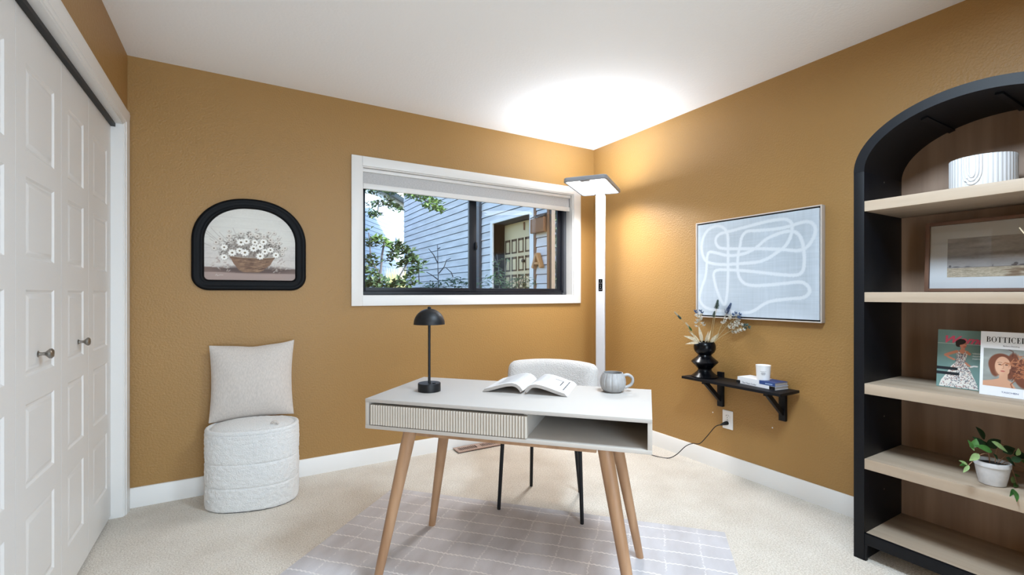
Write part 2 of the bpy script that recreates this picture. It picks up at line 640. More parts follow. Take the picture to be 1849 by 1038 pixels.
def rug_mat():
    """pale grey-lilac low pile with wavy off-white woven lines; local x along the far edge, y away from it"""
    m = mat('grey_rug_weave', (196, 194, 200), 0.95)
    nt = m.node_tree
    b = nt.nodes['Principled BSDF']
    L = nt.links
    tc = nt.nodes.new('ShaderNodeTexCoord')

    def math_(op, a, bb=None):
        n = nt.nodes.new('ShaderNodeMath')
        n.operation = op
        for i, x in enumerate((a, bb)):
            if x is None:
                continue
            if isinstance(x, (int, float)):
                n.inputs[i].default_value = x
            else:
                L.new(x, n.inputs[i])
        return n.outputs[0]
    sp = nt.nodes.new('ShaderNodeSeparateXYZ')
    L.new(tc.outputs['Object'], sp.inputs[0])
    nz = nt.nodes.new('ShaderNodeTexNoise')
    nz.inputs['Scale'].default_value = 6
    L.new(tc.outputs['Object'], nz.inputs['Vector'])
    drift = math_('MULTIPLY', math_('SUBTRACT', nz.outputs[0], 0.5), 0.03)

    def lines(c, other, pitch, width, off):
        wob = math_('MULTIPLY', math_('SINE', math_('MULTIPLY', other, 2 * PI / 0.022)), 0.0022)
        v = math_('ADD', math_('ADD', math_('ADD', c, wob), drift), off)
        f = math_('FRACT', math_('DIVIDE', v, pitch))
        d = math_('MULTIPLY', math_('ABSOLUTE', math_('SUBTRACT', f, 0.5)), pitch)
        return math_('LESS_THAN', d, width)
    a = lines(sp.outputs[1], sp.outputs[0], 0.098, 0.0035, 10.0)
    c = lines(sp.outputs[0], sp.outputs[1], 0.155, 0.0032, 10.03)
    dash = nt.nodes.new('ShaderNodeTexNoise')
    dash.inputs['Scale'].default_value = 70
    L.new(tc.outputs['Object'], dash.inputs['Vector'])
    dd = math_('GREATER_THAN', dash.outputs[0], 0.45)
    fac = math_('MULTIPLY', math_('MAXIMUM', a, math_('MULTIPLY', math_('MULTIPLY', c, dd), 0.6)), math_('ADD', math_('MULTIPLY', dash.outputs[0], 0.8), 0.35))
    n2 = nt.nodes.new('ShaderNodeTexNoise')
    n2.inputs['Scale'].default_value = 9
    n2.inputs['Detail'].default_value = 6
    mp = nt.nodes.new('ShaderNodeMapping')
    mp.inputs['Scale'].default_value = (1.0, 0.35, 1)
    L.new(tc.outputs['Object'], mp.inputs[0])
    L.new(mp.outputs[0], n2.inputs['Vector'])
    rp = nt.nodes.new('ShaderNodeValToRGB')
    rp.color_ramp.elements[0].position = 0.3
    rp.color_ramp.elements[0].color = rgba((180, 176, 178))
    rp.color_ramp.elements[1].position = 0.7
    rp.color_ramp.elements[1].color = rgba((206, 204, 208))
    L.new(n2.outputs[0], rp.inputs[0])
    mx = nt.nodes.new('ShaderNodeMix')
    mx.data_type = 'RGBA'
    L.new(fac, mx.inputs[0])
    L.new(rp.outputs[0], mx.inputs[6])
    mx.inputs[7].default_value = rgba((236, 232, 230))
    L.new(mx.outputs[2], b.inputs['Base Color'])
    n3 = nt.nodes.new('ShaderNodeTexNoise')
    n3.inputs['Scale'].default_value = 300
    L.new(tc.outputs['Object'], n3.inputs['Vector'])
    hh = math_('ADD', math_('MULTIPLY', n3.outputs[0], 0.6), fac)
    bp = nt.nodes.new('ShaderNodeBump')
    bp.inputs['Strength'].default_value = 0.6
    bp.inputs['Distance'].default_value = 0.003
    L.new(hh, bp.inputs['Height'])
    L.new(bp.outputs[0], b.inputs['Normal'])
    return m


CARPET = carpet_mat()
RUG = rug_mat()

# ------------------------------------------------------------------ room shell
XL = -3.256      # closet wall
YF = -3.80       # wall behind the camera
HT = 2.44


def struct(name, mb, m, label, **k):
    o = mb.build(name, m, **k)
    o['kind'] = 'structure'
    o['label'] = label
    return o


struct('floor', MB().box(XL - 0.7, 0.12, YF - 1.6, 0.14, -0.08, 0.0), CARPET, 'cream cut-pile carpet covering the whole floor', smooth=0)
struct('ceiling', MB().box(XL - 0.7, 0.12, YF - 1.6, 0.14, HT, HT + 0.1), CEIL, 'white textured ceiling', smooth=0)
# back wall with the window hole
wx0, wx1, wz0, wz1 = -2.027, -0.232, 1.135, 2.020
w = MB()
w.box(XL - 0.7, wx0, 0, 0.14, 0, HT).box(wx1, 0.12, 0, 0.14, 0, HT).box(wx0, wx1, 0, 0.14, 0, wz0).box(wx0, wx1, 0, 0.14, wz1, HT)
struct('wall_back', w, WALL, 'ochre textured wall holding the window and the arched picture', smooth=0)
struct('wall_right', MB().box(0, 0.12, YF - 1.6, 0, 0, HT), WALL, 'ochre textured wall behind the bookcase and the wall shelf', smooth=0)
# closet wall: strip by the corner, header, strip behind the camera
cy1, cy0, cz = -0.108, -1.72, 2.045
w = MB()
w.box(XL - 0.12, XL, cy1, 0, 0, HT).box(XL - 0.12, XL, cy0, cy1, cz, HT).box(XL - 0.12, XL, YF - 1.6, cy0, 0, HT)
struct('wall_left', w, WALL, 'ochre wall above and beside the white closet doors', smooth=0)
w = MB()
w.box(XL - 0.7, -3.15, YF - 0.12, YF, 0, HT).box(-1.40, 0.12, YF - 0.12, YF, 0, HT).box(-3.15, -1.40, YF - 0.12, YF, 2.40, HT)  # opening made wide and tall to let the hall fill light in
struct('wall_front', w, WALL, 'ochre wall with an open doorway behind the camera', smooth=0)
struct('wall_hall', MB().box(XL - 0.7, 0.12, YF - 1.62, YF - 1.6, 0, HT), TRIM, 'pale hall wall beyond the doorway', smooth=0)
struct('wall_closet', MB().box(XL - 0.72, XL - 0.7, YF - 1.6, 0.0, 0, HT), TRIM, 'white back of the closet behind the folding doors', smooth=0)

# baseboards
struct('baseboard_back', MB().prism([(-0.014, 0), (-0.014, 0.098), (-0.009, 0.106), (0, 0.106), (0, 0)], XL + 0.002, 0, 'x'), TRIM, 'white baseboard under the window wall')
struct('baseboard_right', MB().prism([(-0.014, 0), (-0.014, 0.098), (-0.009, 0.106), (0, 0.106), (0, 0)], YF, -0.014, 'y'), TRIM, 'white baseboard along the bookcase wall')
struct('baseboard_left', MB().box(XL, XL + 0.012, -0.022, -0.014, 0, 0.106), TRIM, 'short white baseboard piece between closet casing and corner')

# closet casing and jamb
t1 = empty('trim_1', (XL, cy1, 0), 0, 'white moulded casing around the closet opening', kind='structure')
prof = [(0.0, 0.0), (0.0, 0.006), (0.012, 0.008), (0.014, 0.012), (0.050, 0.015), (0.070, 0.016), (0.078, 0.013), (0.082, 0.0)]
side = MB().prism([(b, a + 0.004) for a, b in prof], 0, cz + 0.075, 'z')
side.build('casing', TRIM, t1)
top = MB().prism([(b, cz + a - 0.004) for a, b in prof], cy0 - cy1 - 0.09, 0.086, 'y')
top.build('casing', TRIM, t1)
side2 = MB().prism([(b, cy0 - cy1 - a - 0.004) for a, b in prof], 0, cz + 0.075, 'z')
side2.build('casing', TRIM, t1)
MB().box(-0.118, 0.0015, -0.004, 0.012, 0, cz).build('jamb', TRIM, t1)
MB().box(-0.118, 0.0015, cy0 - cy1, -0.004, cz - 0.012, cz + 0.002).build('jamb', TRIM, t1)
MB().box(-0.085, -0.03, cy0 - cy1, 0, cz - 0.03, cz - 0.013).build('door_track', BLACKM, t1, label='dark sliding track above the doors')


def door_leaf(w, h, rows, m0=0.075, th=0.03):
    """leaf in local coords: width along -y from 0, z up from 0, front face x=0 facing +x; recessed bevelled panels"""
    b = MB()
    ys = [0.0, -m0 if w > 0.3 else -0.06]
    ys += [-(w + ys[1]), -w]
    zs = [0.0]
    for z0, z1 in rows:
        zs += [z0, z1]
    zs.append(h)
    # face with holes
    for i in range(len(zs) - 1):
        for j in range(3):
            if j == 1 and i % 2 == 1:
                y0, y1, z0, z1 = ys[1], ys[2], zs[i], zs[i + 1]
                rings = [(0, 0), (0.007, -0.0052), (0.013, -0.0056), (0.026, -0.0012), (0.030, -0.0012)]
                for (a0, d0), (a1, d1) in zip(rings[:-1], rings[1:]):
                    q0 = [(d0, y0 - a0, z0 + a0), (d0, y1 + a0, z0 + a0), (d0, y1 + a0, z1 - a0), (d0, y0 - a0, z1 - a0)]
                    q1 = [(d1, y0 - a1, z0 + a1), (d1, y1 + a1, z0 + a1), (d1, y1 + a1, z1 - a1), (d1, y0 - a1, z1 - a1)]
                    b.add(q0 + q1, [(k, (k + 1) % 4, (k + 1) % 4 + 4, k + 4) for k in range(4)])
                b.add(q1, [(0, 1, 2, 3)])
            else:
                y0, y1, z0, z1 = ys[j], ys[j + 1], zs[i], zs[i + 1]
                b.add([(0, y0, z0), (0, y1, z0), (0, y1, z1), (0, y0, z1)], [(0, 1, 2, 3)])
    b.add([(0, 0, 0), (0, -w, 0), (0, -w, h), (0, 0, h), (-th, 0, 0), (-th, -w, 0), (-th, -w, h), (-th, 0, h)],
          [(0, 4, 5, 1), (1, 5, 6, 2), (2, 6, 7, 3), (3, 7, 4, 0), (4, 7, 6, 5)])
    return b


rows = [(0.165, 0.445), (0.535, 0.795), (0.880, 1.150), (1.245, 1.500), (1.580, 1.850)]
DX = -3.305
edges = [-0.114, -0.521, -0.884, -1.294, -1.690]


def weld(o):
    bm = bmesh.new()
    bm.from_mesh(o.data)
    bmesh.ops.remove_doubles(bm, verts=bm.verts, dist=0.0002)
    bmesh.ops.recalc_face_normals(bm, faces=bm.faces)
    bm.to_mesh(o.data)
    bm.free()
    o.data.set_sharp_from_angle(angle=R_(20))


for di, (k0, lbl) in enumerate(((0, 'white folding closet door nearest the window wall, five-panel leaves'), (2, 'white folding closet door nearest the camera, five-panel leaves'))):
    d = empty('door_%d' % (di + 1), (DX, edges[k0], 0.018), 0, lbl, kind='structure')
    for k in (k0, k0 + 1):
        wdt = edges[k] - edges[k + 1] - 0.003
        lf = door_leaf(wdt, 2.0, rows).build('door_leaf', DOORW, d, loc=(0, edges[k] - edges[k0], 0))
        weld(lf)
        if (k == 1) or (k == 2):
            ky = -0.145 if k == 1 else -0.225
            kb = MB()
            kb.lathe([(0.0005, 0), (0.011, 0.0005), (0.011, 0.003), (0.006, 0.006), (0.005, 0.014), (0.006, 0.020), (0.012, 0.026), (0.0165, 0.031), (0.0165, 0.036), (0.012, 0.040), (0.0005, 0.0415)], 20, cap=False)
            ko = kb.build('door_knob', METAL, lf, loc=(-0.004, ky, 0.940), label='round brushed nickel knob')
            ko.rotation_euler = (0, PI / 2, 0)

# ------------------------------------------------------------------ window
win = empty('window_1', ((wx0 + wx1) / 2, 0, wz0), 0, 'horizontal sliding window with black metal frame and white casing', kind='structure')
cx_, cz_ = (wx0 + wx1) / 2, wz0


def wl(mb):      # world-placed pieces re-based to the window's empty
    mb.v = [(p[0] - cx_, p[1], p[2] - cz_) for p in mb.v]
    return mb


ox0, ox1, oz0, oz1 = -2.095, -0.160, 1.073, 2.080
wl(MB().box(ox0, wx0 + 0.004, -0.018, 0.0, oz0, oz1)).build('casing', TRIM, win, bevel=0.003)
wl(MB().box(wx1 - 0.004, ox1, -0.018, 0.0, oz0, oz1)).build('casing', TRIM, win, bevel=0.003)
wl(MB().box(wx0 + 0.004, wx1 - 0.004, -0.018, 0.0, wz1 - 0.004, oz1)).build('casing', TRIM, win, bevel=0.003)
wl(MB().box(wx0 + 0.004, wx1 - 0.004, -0.018, 0.0, oz0, wz0 + 0.004)).build('casing', TRIM, win, bevel=0.003)
wl(MB().box(wx0, wx1, -0.004, 0.14, wz0, wz0 + 0.010)).build('window_sill', TRIM, win)
wl(MB().box(wx0, wx0 + 0.010, -0.004, 0.14, wz0 + 0.01, wz1)).build('jamb', TRIM, win)
wl(MB().box(wx1 - 0.010, wx1, -0.004, 0.14, wz0 + 0.01, wz1)).build('jamb', TRIM, win)
wl(MB().box(wx0 + 0.01, wx1 - 0.01, -0.004, 0.14, wz1 - 0.010, wz1)).build('jamb', TRIM, win)
fx0, fx1, fz0, fz1 = wx0 + 0.010, wx1 - 0.010, wz0 + 0.010, wz1 - 0.010
fy0, fy1 = 0.085, 0.135
fr = MB()
fr.box(fx0, fx0 + 0.012, fy0, fy1, fz0, fz1)
fr.box(fx1 - 0.030, fx1, fy0, fy1, fz0, fz1, 1)
fr.box(fx0, fx1, fy0, fy1, fz0, fz0 + 0.022)
fr.box(fx0, fx1, fy0, fy1, fz1 - 0.022, fz1)
fr.box(fx0, fx1, fy0 + 0.012, fy0 + 0.015, fz0 + 0.022, fz0 + 0.036)
fr.box(fx0, fx1, fy0 + 0.030, fy0 + 0.033, fz0 + 0.022, fz0 + 0.032)
wl(fr).build('window_frame', [BLACKF, GREYF], win, bevel=0.002, label='black outer frame with sliding tracks')


def sash(name, x0, x1, y0, y1, wl_, wr_, lbl):
    z0, z1 = fz0 + 0.028, fz1 - 0.02
    m = MB()
    m.box(x0, x0 + wl_, y0, y1, z0, z1).box(x1 - wr_, x1, y0, y1, z0, z1)
    m.box(x0 + wl_, x1 - wr_, y0, y1, z0, z0 + 0.026).box(x0 + wl_, x1 - wr_, y0, y1, z1 - 0.026, z1)
    s = wl(m).build(name, BLACKF, win, bevel=0.003, label=lbl)
    g = MB().box(x0 + wl_ - 0.004, x1 - wr_ + 0.004, (y0 + y1) / 2 - 0.002, (y0 + y1) / 2 + 0.002, z0 + 0.02, z1 - 0.02)
    wl(g).build('window_pane', GLASS, s, smooth=0)
    return s


s1 = sash('window_sash', fx0 + 0.012, -1.122, 0.090, 0.108, 0.024, 0.062, 'left sliding sash')
s2 = sash('window_sash', -1.178, fx1 - 0.030, 0.112, 0.130, 0.050, 0.045, 'right fixed sash')
wl(MB().box(-1.136, -1.122, 0.076, 0.092, 1.50, 1.56).box(-1.140, -1.122, 0.070, 0.080, 1.515, 1.535)).build('sash_latch', BLACKM, s1, bevel=0.002)
wl(MB().box(-0.285, -0.245, 0.080, 0.086, fz0 + 0.004, fz0 + 0.016)).build('maker_plate', GREYF, win)

# roller shade
sh = empty('roller_shade', (cx_, 0.03, wz1 - 0.012), 0, 'light grey roller shade drawn a little way down inside the window casing', 'blind')
hw = (wx1 - wx0) / 2 - 0.014
MB().box(-hw, hw, -0.012, 0.030, -0.022, 0.0).build('headrail', TRIM, sh, bevel=0.003)
MB().box(-hw + 0.006, hw - 0.006, 0.004, 0.006, -0.105, -0.02).build('shade_fabric', SHADE, sh, smooth=0)
MB().box(-hw + 0.004, hw - 0.004, -0.006, 0.014, -0.136, -0.100).build('bottom_rail', TRIM, sh, bevel=0.004)

# unseen fixture added around the ceiling fill light
cl = empty('fill_lamp', (-1.45, -2.55, HT), 0, 'unseen round ceiling fixture added for the fill light', 'lamp')
MB().lathe([(0.001, -0.001), (0.28, -0.001), (0.28, -0.05), (0.27, -0.06), (0.26, -0.06), (0.26, -0.03), (0.001, -0.03)], 40, cap=False).build('fill_lamp_body', WHITEP, cl)

# ------------------------------------------------------------------ rug
EA = math.atan2(-0.730, 0.683)
rug = MB()
vs, fs = [], []
rug.box(0, 1.80, -1.62, 0, 0.0005, 0.009)
ro = rug.build('rug', RUG, None, bevel=0.003)
ro.location = (-1.955, -0.490, 0)
ro.rotation_euler = (0, 0, EA)
tag(ro, 'pale grey area rug with wavy white grid lines under the desk', 'rug')

# ------------------------------------------------------------------ desk
desk = empty('desk', (-1.753, -1.553, 0.009), EA, 'white and beige writing desk with fluted drawer and splayed wooden legs', 'desk')
hx, hy, zt, zb = 0.545, 0.25, 0.731, 0.613
MB().box(-hx, hx, -hy, hy, zt - 0.014, zt).build('tabletop', DESKW, desk, bevel=0.0015)
MB().box(-hx, hx, -hy, hy, zb, zb + 0.014).build('bottom_panel', DESKG, desk, bevel=0.0012)
MB().box(-hx, -hx + 0.015, -hy + 0.001, hy, zb + 0.014, zt - 0.014).build('side_panel', DESKG, desk, bevel=0.001)
MB().box(hx - 0.015, hx, -hy + 0.001, hy, zb + 0.014, zt - 0.014).build('side_panel', DESKG, desk, bevel=0.001)
MB().box(-hx + 0.015, hx - 0.015, hy - 0.012, hy - 0.001, zb + 0.014, zt - 0.014).build('back_panel', DESKG, desk)
MB().box(0.098, 0.112, -hy + 0.03, hy - 0.012, zb + 0.014, zt - 0.014).build('divider', DESKG, desk)
dr = MB().box(-0.520, 0.098, -hy + 0.004, hy - 0.03, zb + 0.018, zt - 0.024).build('drawer', DESKG, desk, label='wide drawer with a fluted front')
# fluted face
nfl, x0f, x1f = 58, -0.524, 0.116
pts = []
for i in range(nfl):
    pw = (x1f - x0f) / nfl
    for k in range(7):
        a = PI * (k + 0.0) / 6
        pts.append((x0f + pw * (i + 0.5 - 0.5 * math.cos(a)), -hy + 0.004 - 0.0055 * math.sin(a) ** 0.8))
pts = [p for i, p in enumerate(pts) if i == 0 or abs(p[0] - pts[i - 1][0]) > 1e-6]
fl = MB()
zz0, zz1 = zb + 0.017, zt - 0.023
fl.grid([[(p[0], p[1], zz0), (p[0], p[1], zz1)] for p in pts])
poly = pts + [(x1f, -hy + 0.02), (x0f, -hy + 0.02)]
n0 = len(poly)
fl.add([(p[0], p[1], zz1) for p in poly], [tuple(range(n0))])
fl.add([(p[0], p[1], zz0) for p in poly], [tuple(range(n0))])
fl.add([(x1f, -hy + 0.004, zz0), (x1f, -hy + 0.02, zz0), (x1f, -hy + 0.02, zz1), (x1f, -hy + 0.004, zz1)], [(0, 1, 2, 3)])
fl.build('fluted_front', FLUTE, dr, smooth=60)
LT = {}
for sx in (-1, 1):
    for sy in (-1, 1):
        a, b_ = Vector((0.382 * sx, 0.178 * sy, zb)), Vector((0.497 * sx, 0.245 * sy, 0.0005))
        path, rr = [], []
        for k in range(9):
            t = k / 8
            path.append(a.lerp(b_, t))
            rr.append(0.0275 * (1 - t) + 0.0165 * t)
        mb = MB().tube(path, rr, 16)
        # cut level at the floor and at the body
        mb.v = [(x, y, 0.0 if z < 0.02 else (zb if z > zb - 0.03 else z)) for x, y, z in mb.v]
        mb.build('leg', LEGW, desk)
MB().box(-0.355, 0.355, -0.188, -0.166, zb - 0.032, zb).build('apron', LEGW, desk, bevel=0.002)
MB().box(-0.355, 0.355, 0.166, 0.188, zb - 0.032, zb).build('apron', LEGW, desk, bevel=0.002)
MB().box(-0.392, -0.370, -0.155, 0.155, zb - 0.032, zb).build('apron', LEGW, desk, bevel=0.002)
MB().box(0.370, 0.392, -0.155, 0.155, zb - 0.032, zb).build('apron', LEGW, desk, bevel=0.002)
DT = 0.740


def dpos(a, b, z=DT):
    c, s = math.cos(EA), math.sin(EA)
    return (-1.753 + a * c - b * s, -1.553 + a * s + b * c, z)


# ------------------------------------------------------------------ table lamp on the desk
tl = empty('table_lamp', dpos(-0.366, -0.048), EA, 'black dome table lamp with thin pole on the desk', 'lamp')
MB().lathe([(0.046, 0), (0.048, 0.001), (0.048, 0.033), (0.047, 0.035), (0.0005, 0.0355)], 40).build('lamp_base', BLACKM, tl)
MB().lathe([(0.0055, 0.035), (0.0055, 0.286)], 14).build('lamp_pole', BLACKM, tl)
sp_ = []
for k in range(15):
    a = PI / 2 * k / 14
    sp_.append((max(0.0005, 0.066 * math.cos(a)), 0.286 + 0.066 * math.sin(a)))
inn = [(max(0.0004, r * 0.97), 0.286 + (z - 0.286) * 0.97 - 0.0002) for r, z in sp_][::-1]
MB().lathe(inn + [(0.0665, 0.2845)] + sp_, 48, cap=False).build('lamp_shade', BLACKM, tl)
MB().lathe([(0.004, 0.350), (0.0075, 0.353), (0.0075, 0.357), (0.004, 0.3605), (0.0005, 0.361)], 16).build('finial', BLACKM, tl)
MB().lathe([(0.006, 0.0355), (0.006, 0.039), (0.0005, 0.0392)], 14, (0.028, -0.012, 0)).build('switch', BLACKM, tl)

# ------------------------------------------------------------------ open book
bk = empty('open_book', dpos(0.038, 0.0), EA, 'open paperback lying face up in the middle of the desk', 'book')


def page_top(s):       # s = distance from spine (0..0.178) -> (offset, height)
    pts_ = [(0.003, 0.014), (0.008, 0.022), (0.018, 0.033), (0.032, 0.041), (0.050, 0.044), (0.075, 0.041), (0.105, 0.033), (0.140, 0.022), (0.170, 0.0135)]
    t = s / 0.178 * (len(pts_) - 1)
    i = min(int(t), len(pts_) - 2)
    u = t - i
    return (pts_[i][0] * (1 - u) + pts_[i + 1][0] * u, pts_[i][1] * (1 - u) + pts_[i + 1][1] * u)


for sd, lbl in ((-1, 'left page block'), (1, 'right page block')):
    tops, bots = [], []
    N = 28
    for i in range(N + 1):
        s = 0.178 * i / N
        p = page_top(s)
        q = page_top(min(0.178, s + 1e-4)) if i < N else page_top(0.178)
        p0 = page_top(max(0, s - 0.006))
        p1 = page_top(min(0.178, s + 0.006))
        d = Vector((p1[0] - p0[0], p1[1] - p0[1])).normalized()
        nrm = Vector((d.y, -d.x))
        th = 0.013
        tops.append((sd * p[0], p[1]))
        if i == N:
            bots.append((sd * (p[0] + 0.012), 0.0008))
        else:
            bp_ = Vector(p) + nrm * th
            bots.append((sd * max(0.001, bp_.x), max(0.0008, bp_.y)))
    mb = MB()
    L0, L1 = 0.0, 0.258
    ring = tops + bots[::-1]
    n0 = len(ring)
    for yy0, yy1 in ((L0, L1),):
        mb.add([(p[0], yy0, p[1]) for p in ring] + [(p[0], yy1, p[1]) for p in ring], [(k, (k + 1) % n0, (k + 1) % n0 + n0, k + n0) for k in range(n0)])
        for yy in (yy0, yy1):
            mb.add([(p[0], yy, p[1]) for p in tops] + [(p[0], yy, p[1]) for p in bots], [(k, k + 1, k + 2 + N, k + 1 + N) for k in range(N)], 1)
    pb = mb.build('pages', [PAPER, PAGES], bk, label=lbl, smooth=50)
    # faint lines of print that follow the curve of the page
    mb = MB()
    for r in range(20):
        if sd > 0 and r > 15:
            continue
        yy = 0.235 - r * 0.0108
        for i in range(4, 24 if sd < 0 else 18):
            pa, pc = page_top(0.178 * i / N), page_top(0.178 * (i + 0.9) / N)
            mb.add([(sd * pa[0], yy, pa[1] + 0.0004), (sd * pc[0], yy, pc[1] + 0.0004), (sd * pc[0], yy + 0.003, pc[1] + 0.0004), (sd * pa[0], yy + 0.003, pa[1] + 0.0004)], [(0, 1, 2, 3)])
    mb.build('printed_lines', INKG, bk, smooth=0, kind='stuff')


def page_strip(mb, s0, y0, s1, y1, wd):
    n = 8
    dx, dy = s1 - s0, y1 - y0
    L = math.hypot(dx, dy)
    nx_, ny_ = -dy / L * wd / 2, dx / L * wd / 2
    for k in range(n):
        q = []
        for t, sg in ((k / n, -1), ((k + 1) / n, -1), ((k + 1) / n, 1), (k / n, 1)):
            s, y = s0 + dx * t + nx_ * sg, y0 + dy * t + ny_ * sg
            p = page_top(min(0.1779, max(0, s)))
            q.append((p[0], y, p[1] + 0.0006))
        mb.add(q, [(0, 1, 2, 3)])


mb = MB()
page_strip(mb, 0.128, 0.190, 0.152, 0.190, 0.006)
page_strip(mb, 0.152, 0.192, 0.152, 0.100, 0.0025)
mb.build('rule_mark', INK, bk, smooth=0, label='black printed corner rule')
mb = MB()
random.seed(5)
yy = 0.045
while yy < 0.215:
    L = random.uniform(0.006, 0.018)
    page_strip(mb, 0.168, yy, 0.168, yy + L, 0.0035)
    yy += L + 0.004
page_strip(mb, 0.128, 0.045, 0.133, 0.048, 0.003)
mb.build('margin_lettering', INK, bk, smooth=0, label='black lettering along the right margin', kind='stuff')

# ------------------------------------------------------------------ mug
mug = empty('mug', dpos(0.388, 0.160), EA, 'light grey ribbed pumpkin-shaped mug on the desk', 'mug')


def ribs(a, z):
    k = abs(math.sin(a * 12 / 2 + 0.2))
    return 0.93 + 0.07 * min(1, k * 2.0) ** 0.6


prof = [(0.026, 0.0), (0.034, 0.001), (0.044, 0.012), (0.049, 0.026), (0.0505, 0.038), (0.049, 0.052), (0.045, 0.064), (0.040, 0.073), (0.0385, 0.077)]
inn = [(0.0365, 0.077), (0.037, 0.072), (0.042, 0.058), (0.045, 0.038), (0.040, 0.014), (0.030, 0.006), (0.0005, 0.005)]
mb = MB().lathe(prof, 144, cap=False, rfun=lambda a, z: ribs(a, z) if 0.004 < z < 0.074 else 1)
mb.lathe([prof[-1]] + inn, 144, cap=False)
mb.lathe([(0.0005, 0.0), prof[0]], 144, cap=False)
mb.build('mug_body', CERAM, mug, smooth=60)
hp = spline([(0.040, 0, 0.064), (0.058, 0, 0.068), (0.074, 0, 0.058), (0.077, 0, 0.042), (0.068, 0, 0.026), (0.046, 0, 0.016)], 6)
ho = MB().tube(hp, 0.0058, 12).build('mug_handle', CERAM, mug, smooth=60)
ho.rotation_euler = (0, 0, 0.25)
mug.scale = (1.08, 1.08, 1.06)

# ------------------------------------------------------------------ desk chair
ch = empty('desk_chair', (-1.268, -1.092, 0.0), EA, 'cream boucle chair with curved back and black metal legs behind the desk', 'chair')
# curved back pad
vs, fs = rbox(0.275, 0.045, 0.155, 0.044, 14)
out = []
for p in vs:
    a = p.x / 0.42
    r = 0.42 + p.y
    lean = 0.05 * (p.z / 0.15)
    wv = 1.0 - 0.10 * max(0, -p.z / 0.155)
    out.append((r * math.sin(a) * wv, r * math.cos(a) - 0.42 + 0.165 + lean, 0.610 + p.z - 0.012 * (p.x / 0.275) ** 2))
MB().add(out, fs).build('backrest', BOUCLC, ch, smooth=180)
vs, fs = rbox(0.235, 0.215, 0.045, 0.043, 14)
out = [(p.x * (1 + 0.04 * (-p.y / 0.2)), p.y - 0.02, 0.445 + p.z + 0.008 * (1 - (p.x / 0.235) ** 2)) for p in vs]
MB().add(out, fs).build('seat', BOUCLC, ch, smooth=180)
for sx, sy, tx, ty in ((-0.225, -0.172, -0.205, -0.160), (0.221, -0.205, 0.205, -0.175), (-0.137, 0.186, -0.112, 0.11), (0.156, 0.178, 0.130, 0.11)):
    z0 = 0.0095 if sy < 0 else 0.0005
    MB().tube([(tx, ty, 0.415), (sx, sy, z0 + 0.012), (sx, sy, z0)], [0.0105, 0.0095, 0.009], 12).build('leg', BLACKM, ch)
MB().box(-0.19, 0.19, -0.165, -0.140, 0.388, 0.402).box(-0.165, 0.165, 0.10, 0.125, 0.388, 0.402).box(-0.012, 0.012, -0.14, 0.10, 0.388, 0.402).build('seat_frame', BLACKM, ch)
for s in (-1, 1):
    MB().tube([(s * 0.15, 0.11, 0.41), (s * 0.155, 0.155, 0.44), (s * 0.155, 0.165, 0.50)], 0.011, 10).build('back_support', BLACKM, ch)

# ------------------------------------------------------------------ ottoman
ot = empty('ottoman', (-2.668, -0.222, 0.0), R_(-17), 'white boucle storage ottoman against the wall below the arched picture', 'ottoman')


def sup(a, ax, by, n=2.35):
    c, s = math.cos(a), math.sin(a)
    return (ax * math.copysign(abs(c) ** (2 / n), c), by * math.copysign(abs(s) ** (2 / n), s))


def bumpy(p, k=62.0, amp=0.0035):
    return mnoise.noise(Vector(p) * k) * amp + mnoise.noise(Vector(p) * k * 2.1) * amp * 0.5


def oval_band(ax, by, z0, z1, bulge, nz=26, na=200, closetop=False):
    P = []
    for j in range(nz + 1):
        t = j / nz
        z = z0 + (z1 - z0) * t
        ins = -0.0045 * (abs(2 * t - 1) ** 22) + bulge * (1 - (2 * t - 1) ** 2)
        row = []
        for i in range(na):
            a = 2 * PI * i / na
            x, y = sup(a, ax, by)
            d = bumpy((x, y, z)) + ins
            l = math.hypot(x, y)
            row.append((x * (1 + d / l), y * (1 + d / l), z))
        P.append(row)
    mb = MB().grid(P, cv=True)
    for row in (P[0], P[-1]):
        mb.add(row, [tuple(range(na))])
    return mb


AX, BY = 0.232, 0.166
for z0, z1 in ((0.004, 0.126), (0.126, 0.250), (0.250, 0.410)):
    oval_band(AX, BY, z0, z1, 0.0012).build('band', BOUCLE, ot, smooth=180)
MB().prism([sup(2 * PI * i / 60, AX * 0.96, BY * 0.96) for i in range(60)], 0.0, 0.006, 'z').build('foot_base', BLACKM, ot)
# domed lid inset in a rolled rim
P = []
for j, (k, z) in enumerate(((1.0, 0.394), (1.002, 0.402), (0.985, 0.411), (0.955, 0.414), (0.925, 0.411), (0.905, 0.403), (0.890, 0.405), (0.86, 0.412), (0.80, 0.418), (0.7, 0.424), (0.55, 0.430), (0.4, 0.434), (0.25, 0.4365), (0.12, 0.4375), (0.02, 0.438))):
    z += 0.014
    row = []
    for i in range(200):
        x, y = sup(2 * PI * i / 200, AX * k, BY * k)
        row.append((x, y, z + bumpy((x, y, z), 62, 0.002)))
    P.append(row)
mb = MB().grid(P, cv=True)
mb.add(P[-1], [tuple(range(200))])
mb.build('lid', BOUCLE, ot, smooth=180)
lp = spline([(0.112, -0.080, 0.432), (0.118, -0.086, 0.449), (0.136, -0.089, 0.452), (0.150, -0.085, 0.438)], 5)
MB().tube(lp, 0.006, 8).build('pull_tab', LINEN, ot, label='grey fabric pull loop')

# ------------------------------------------------------------------ cushion
cu = empty('throw_pillow', (-2.668, -0.112, 0.421), R_(-1), 'square beige linen cushion leaning on the wall atop the ottoman', 'cushion')
n = 34
H = 0.215


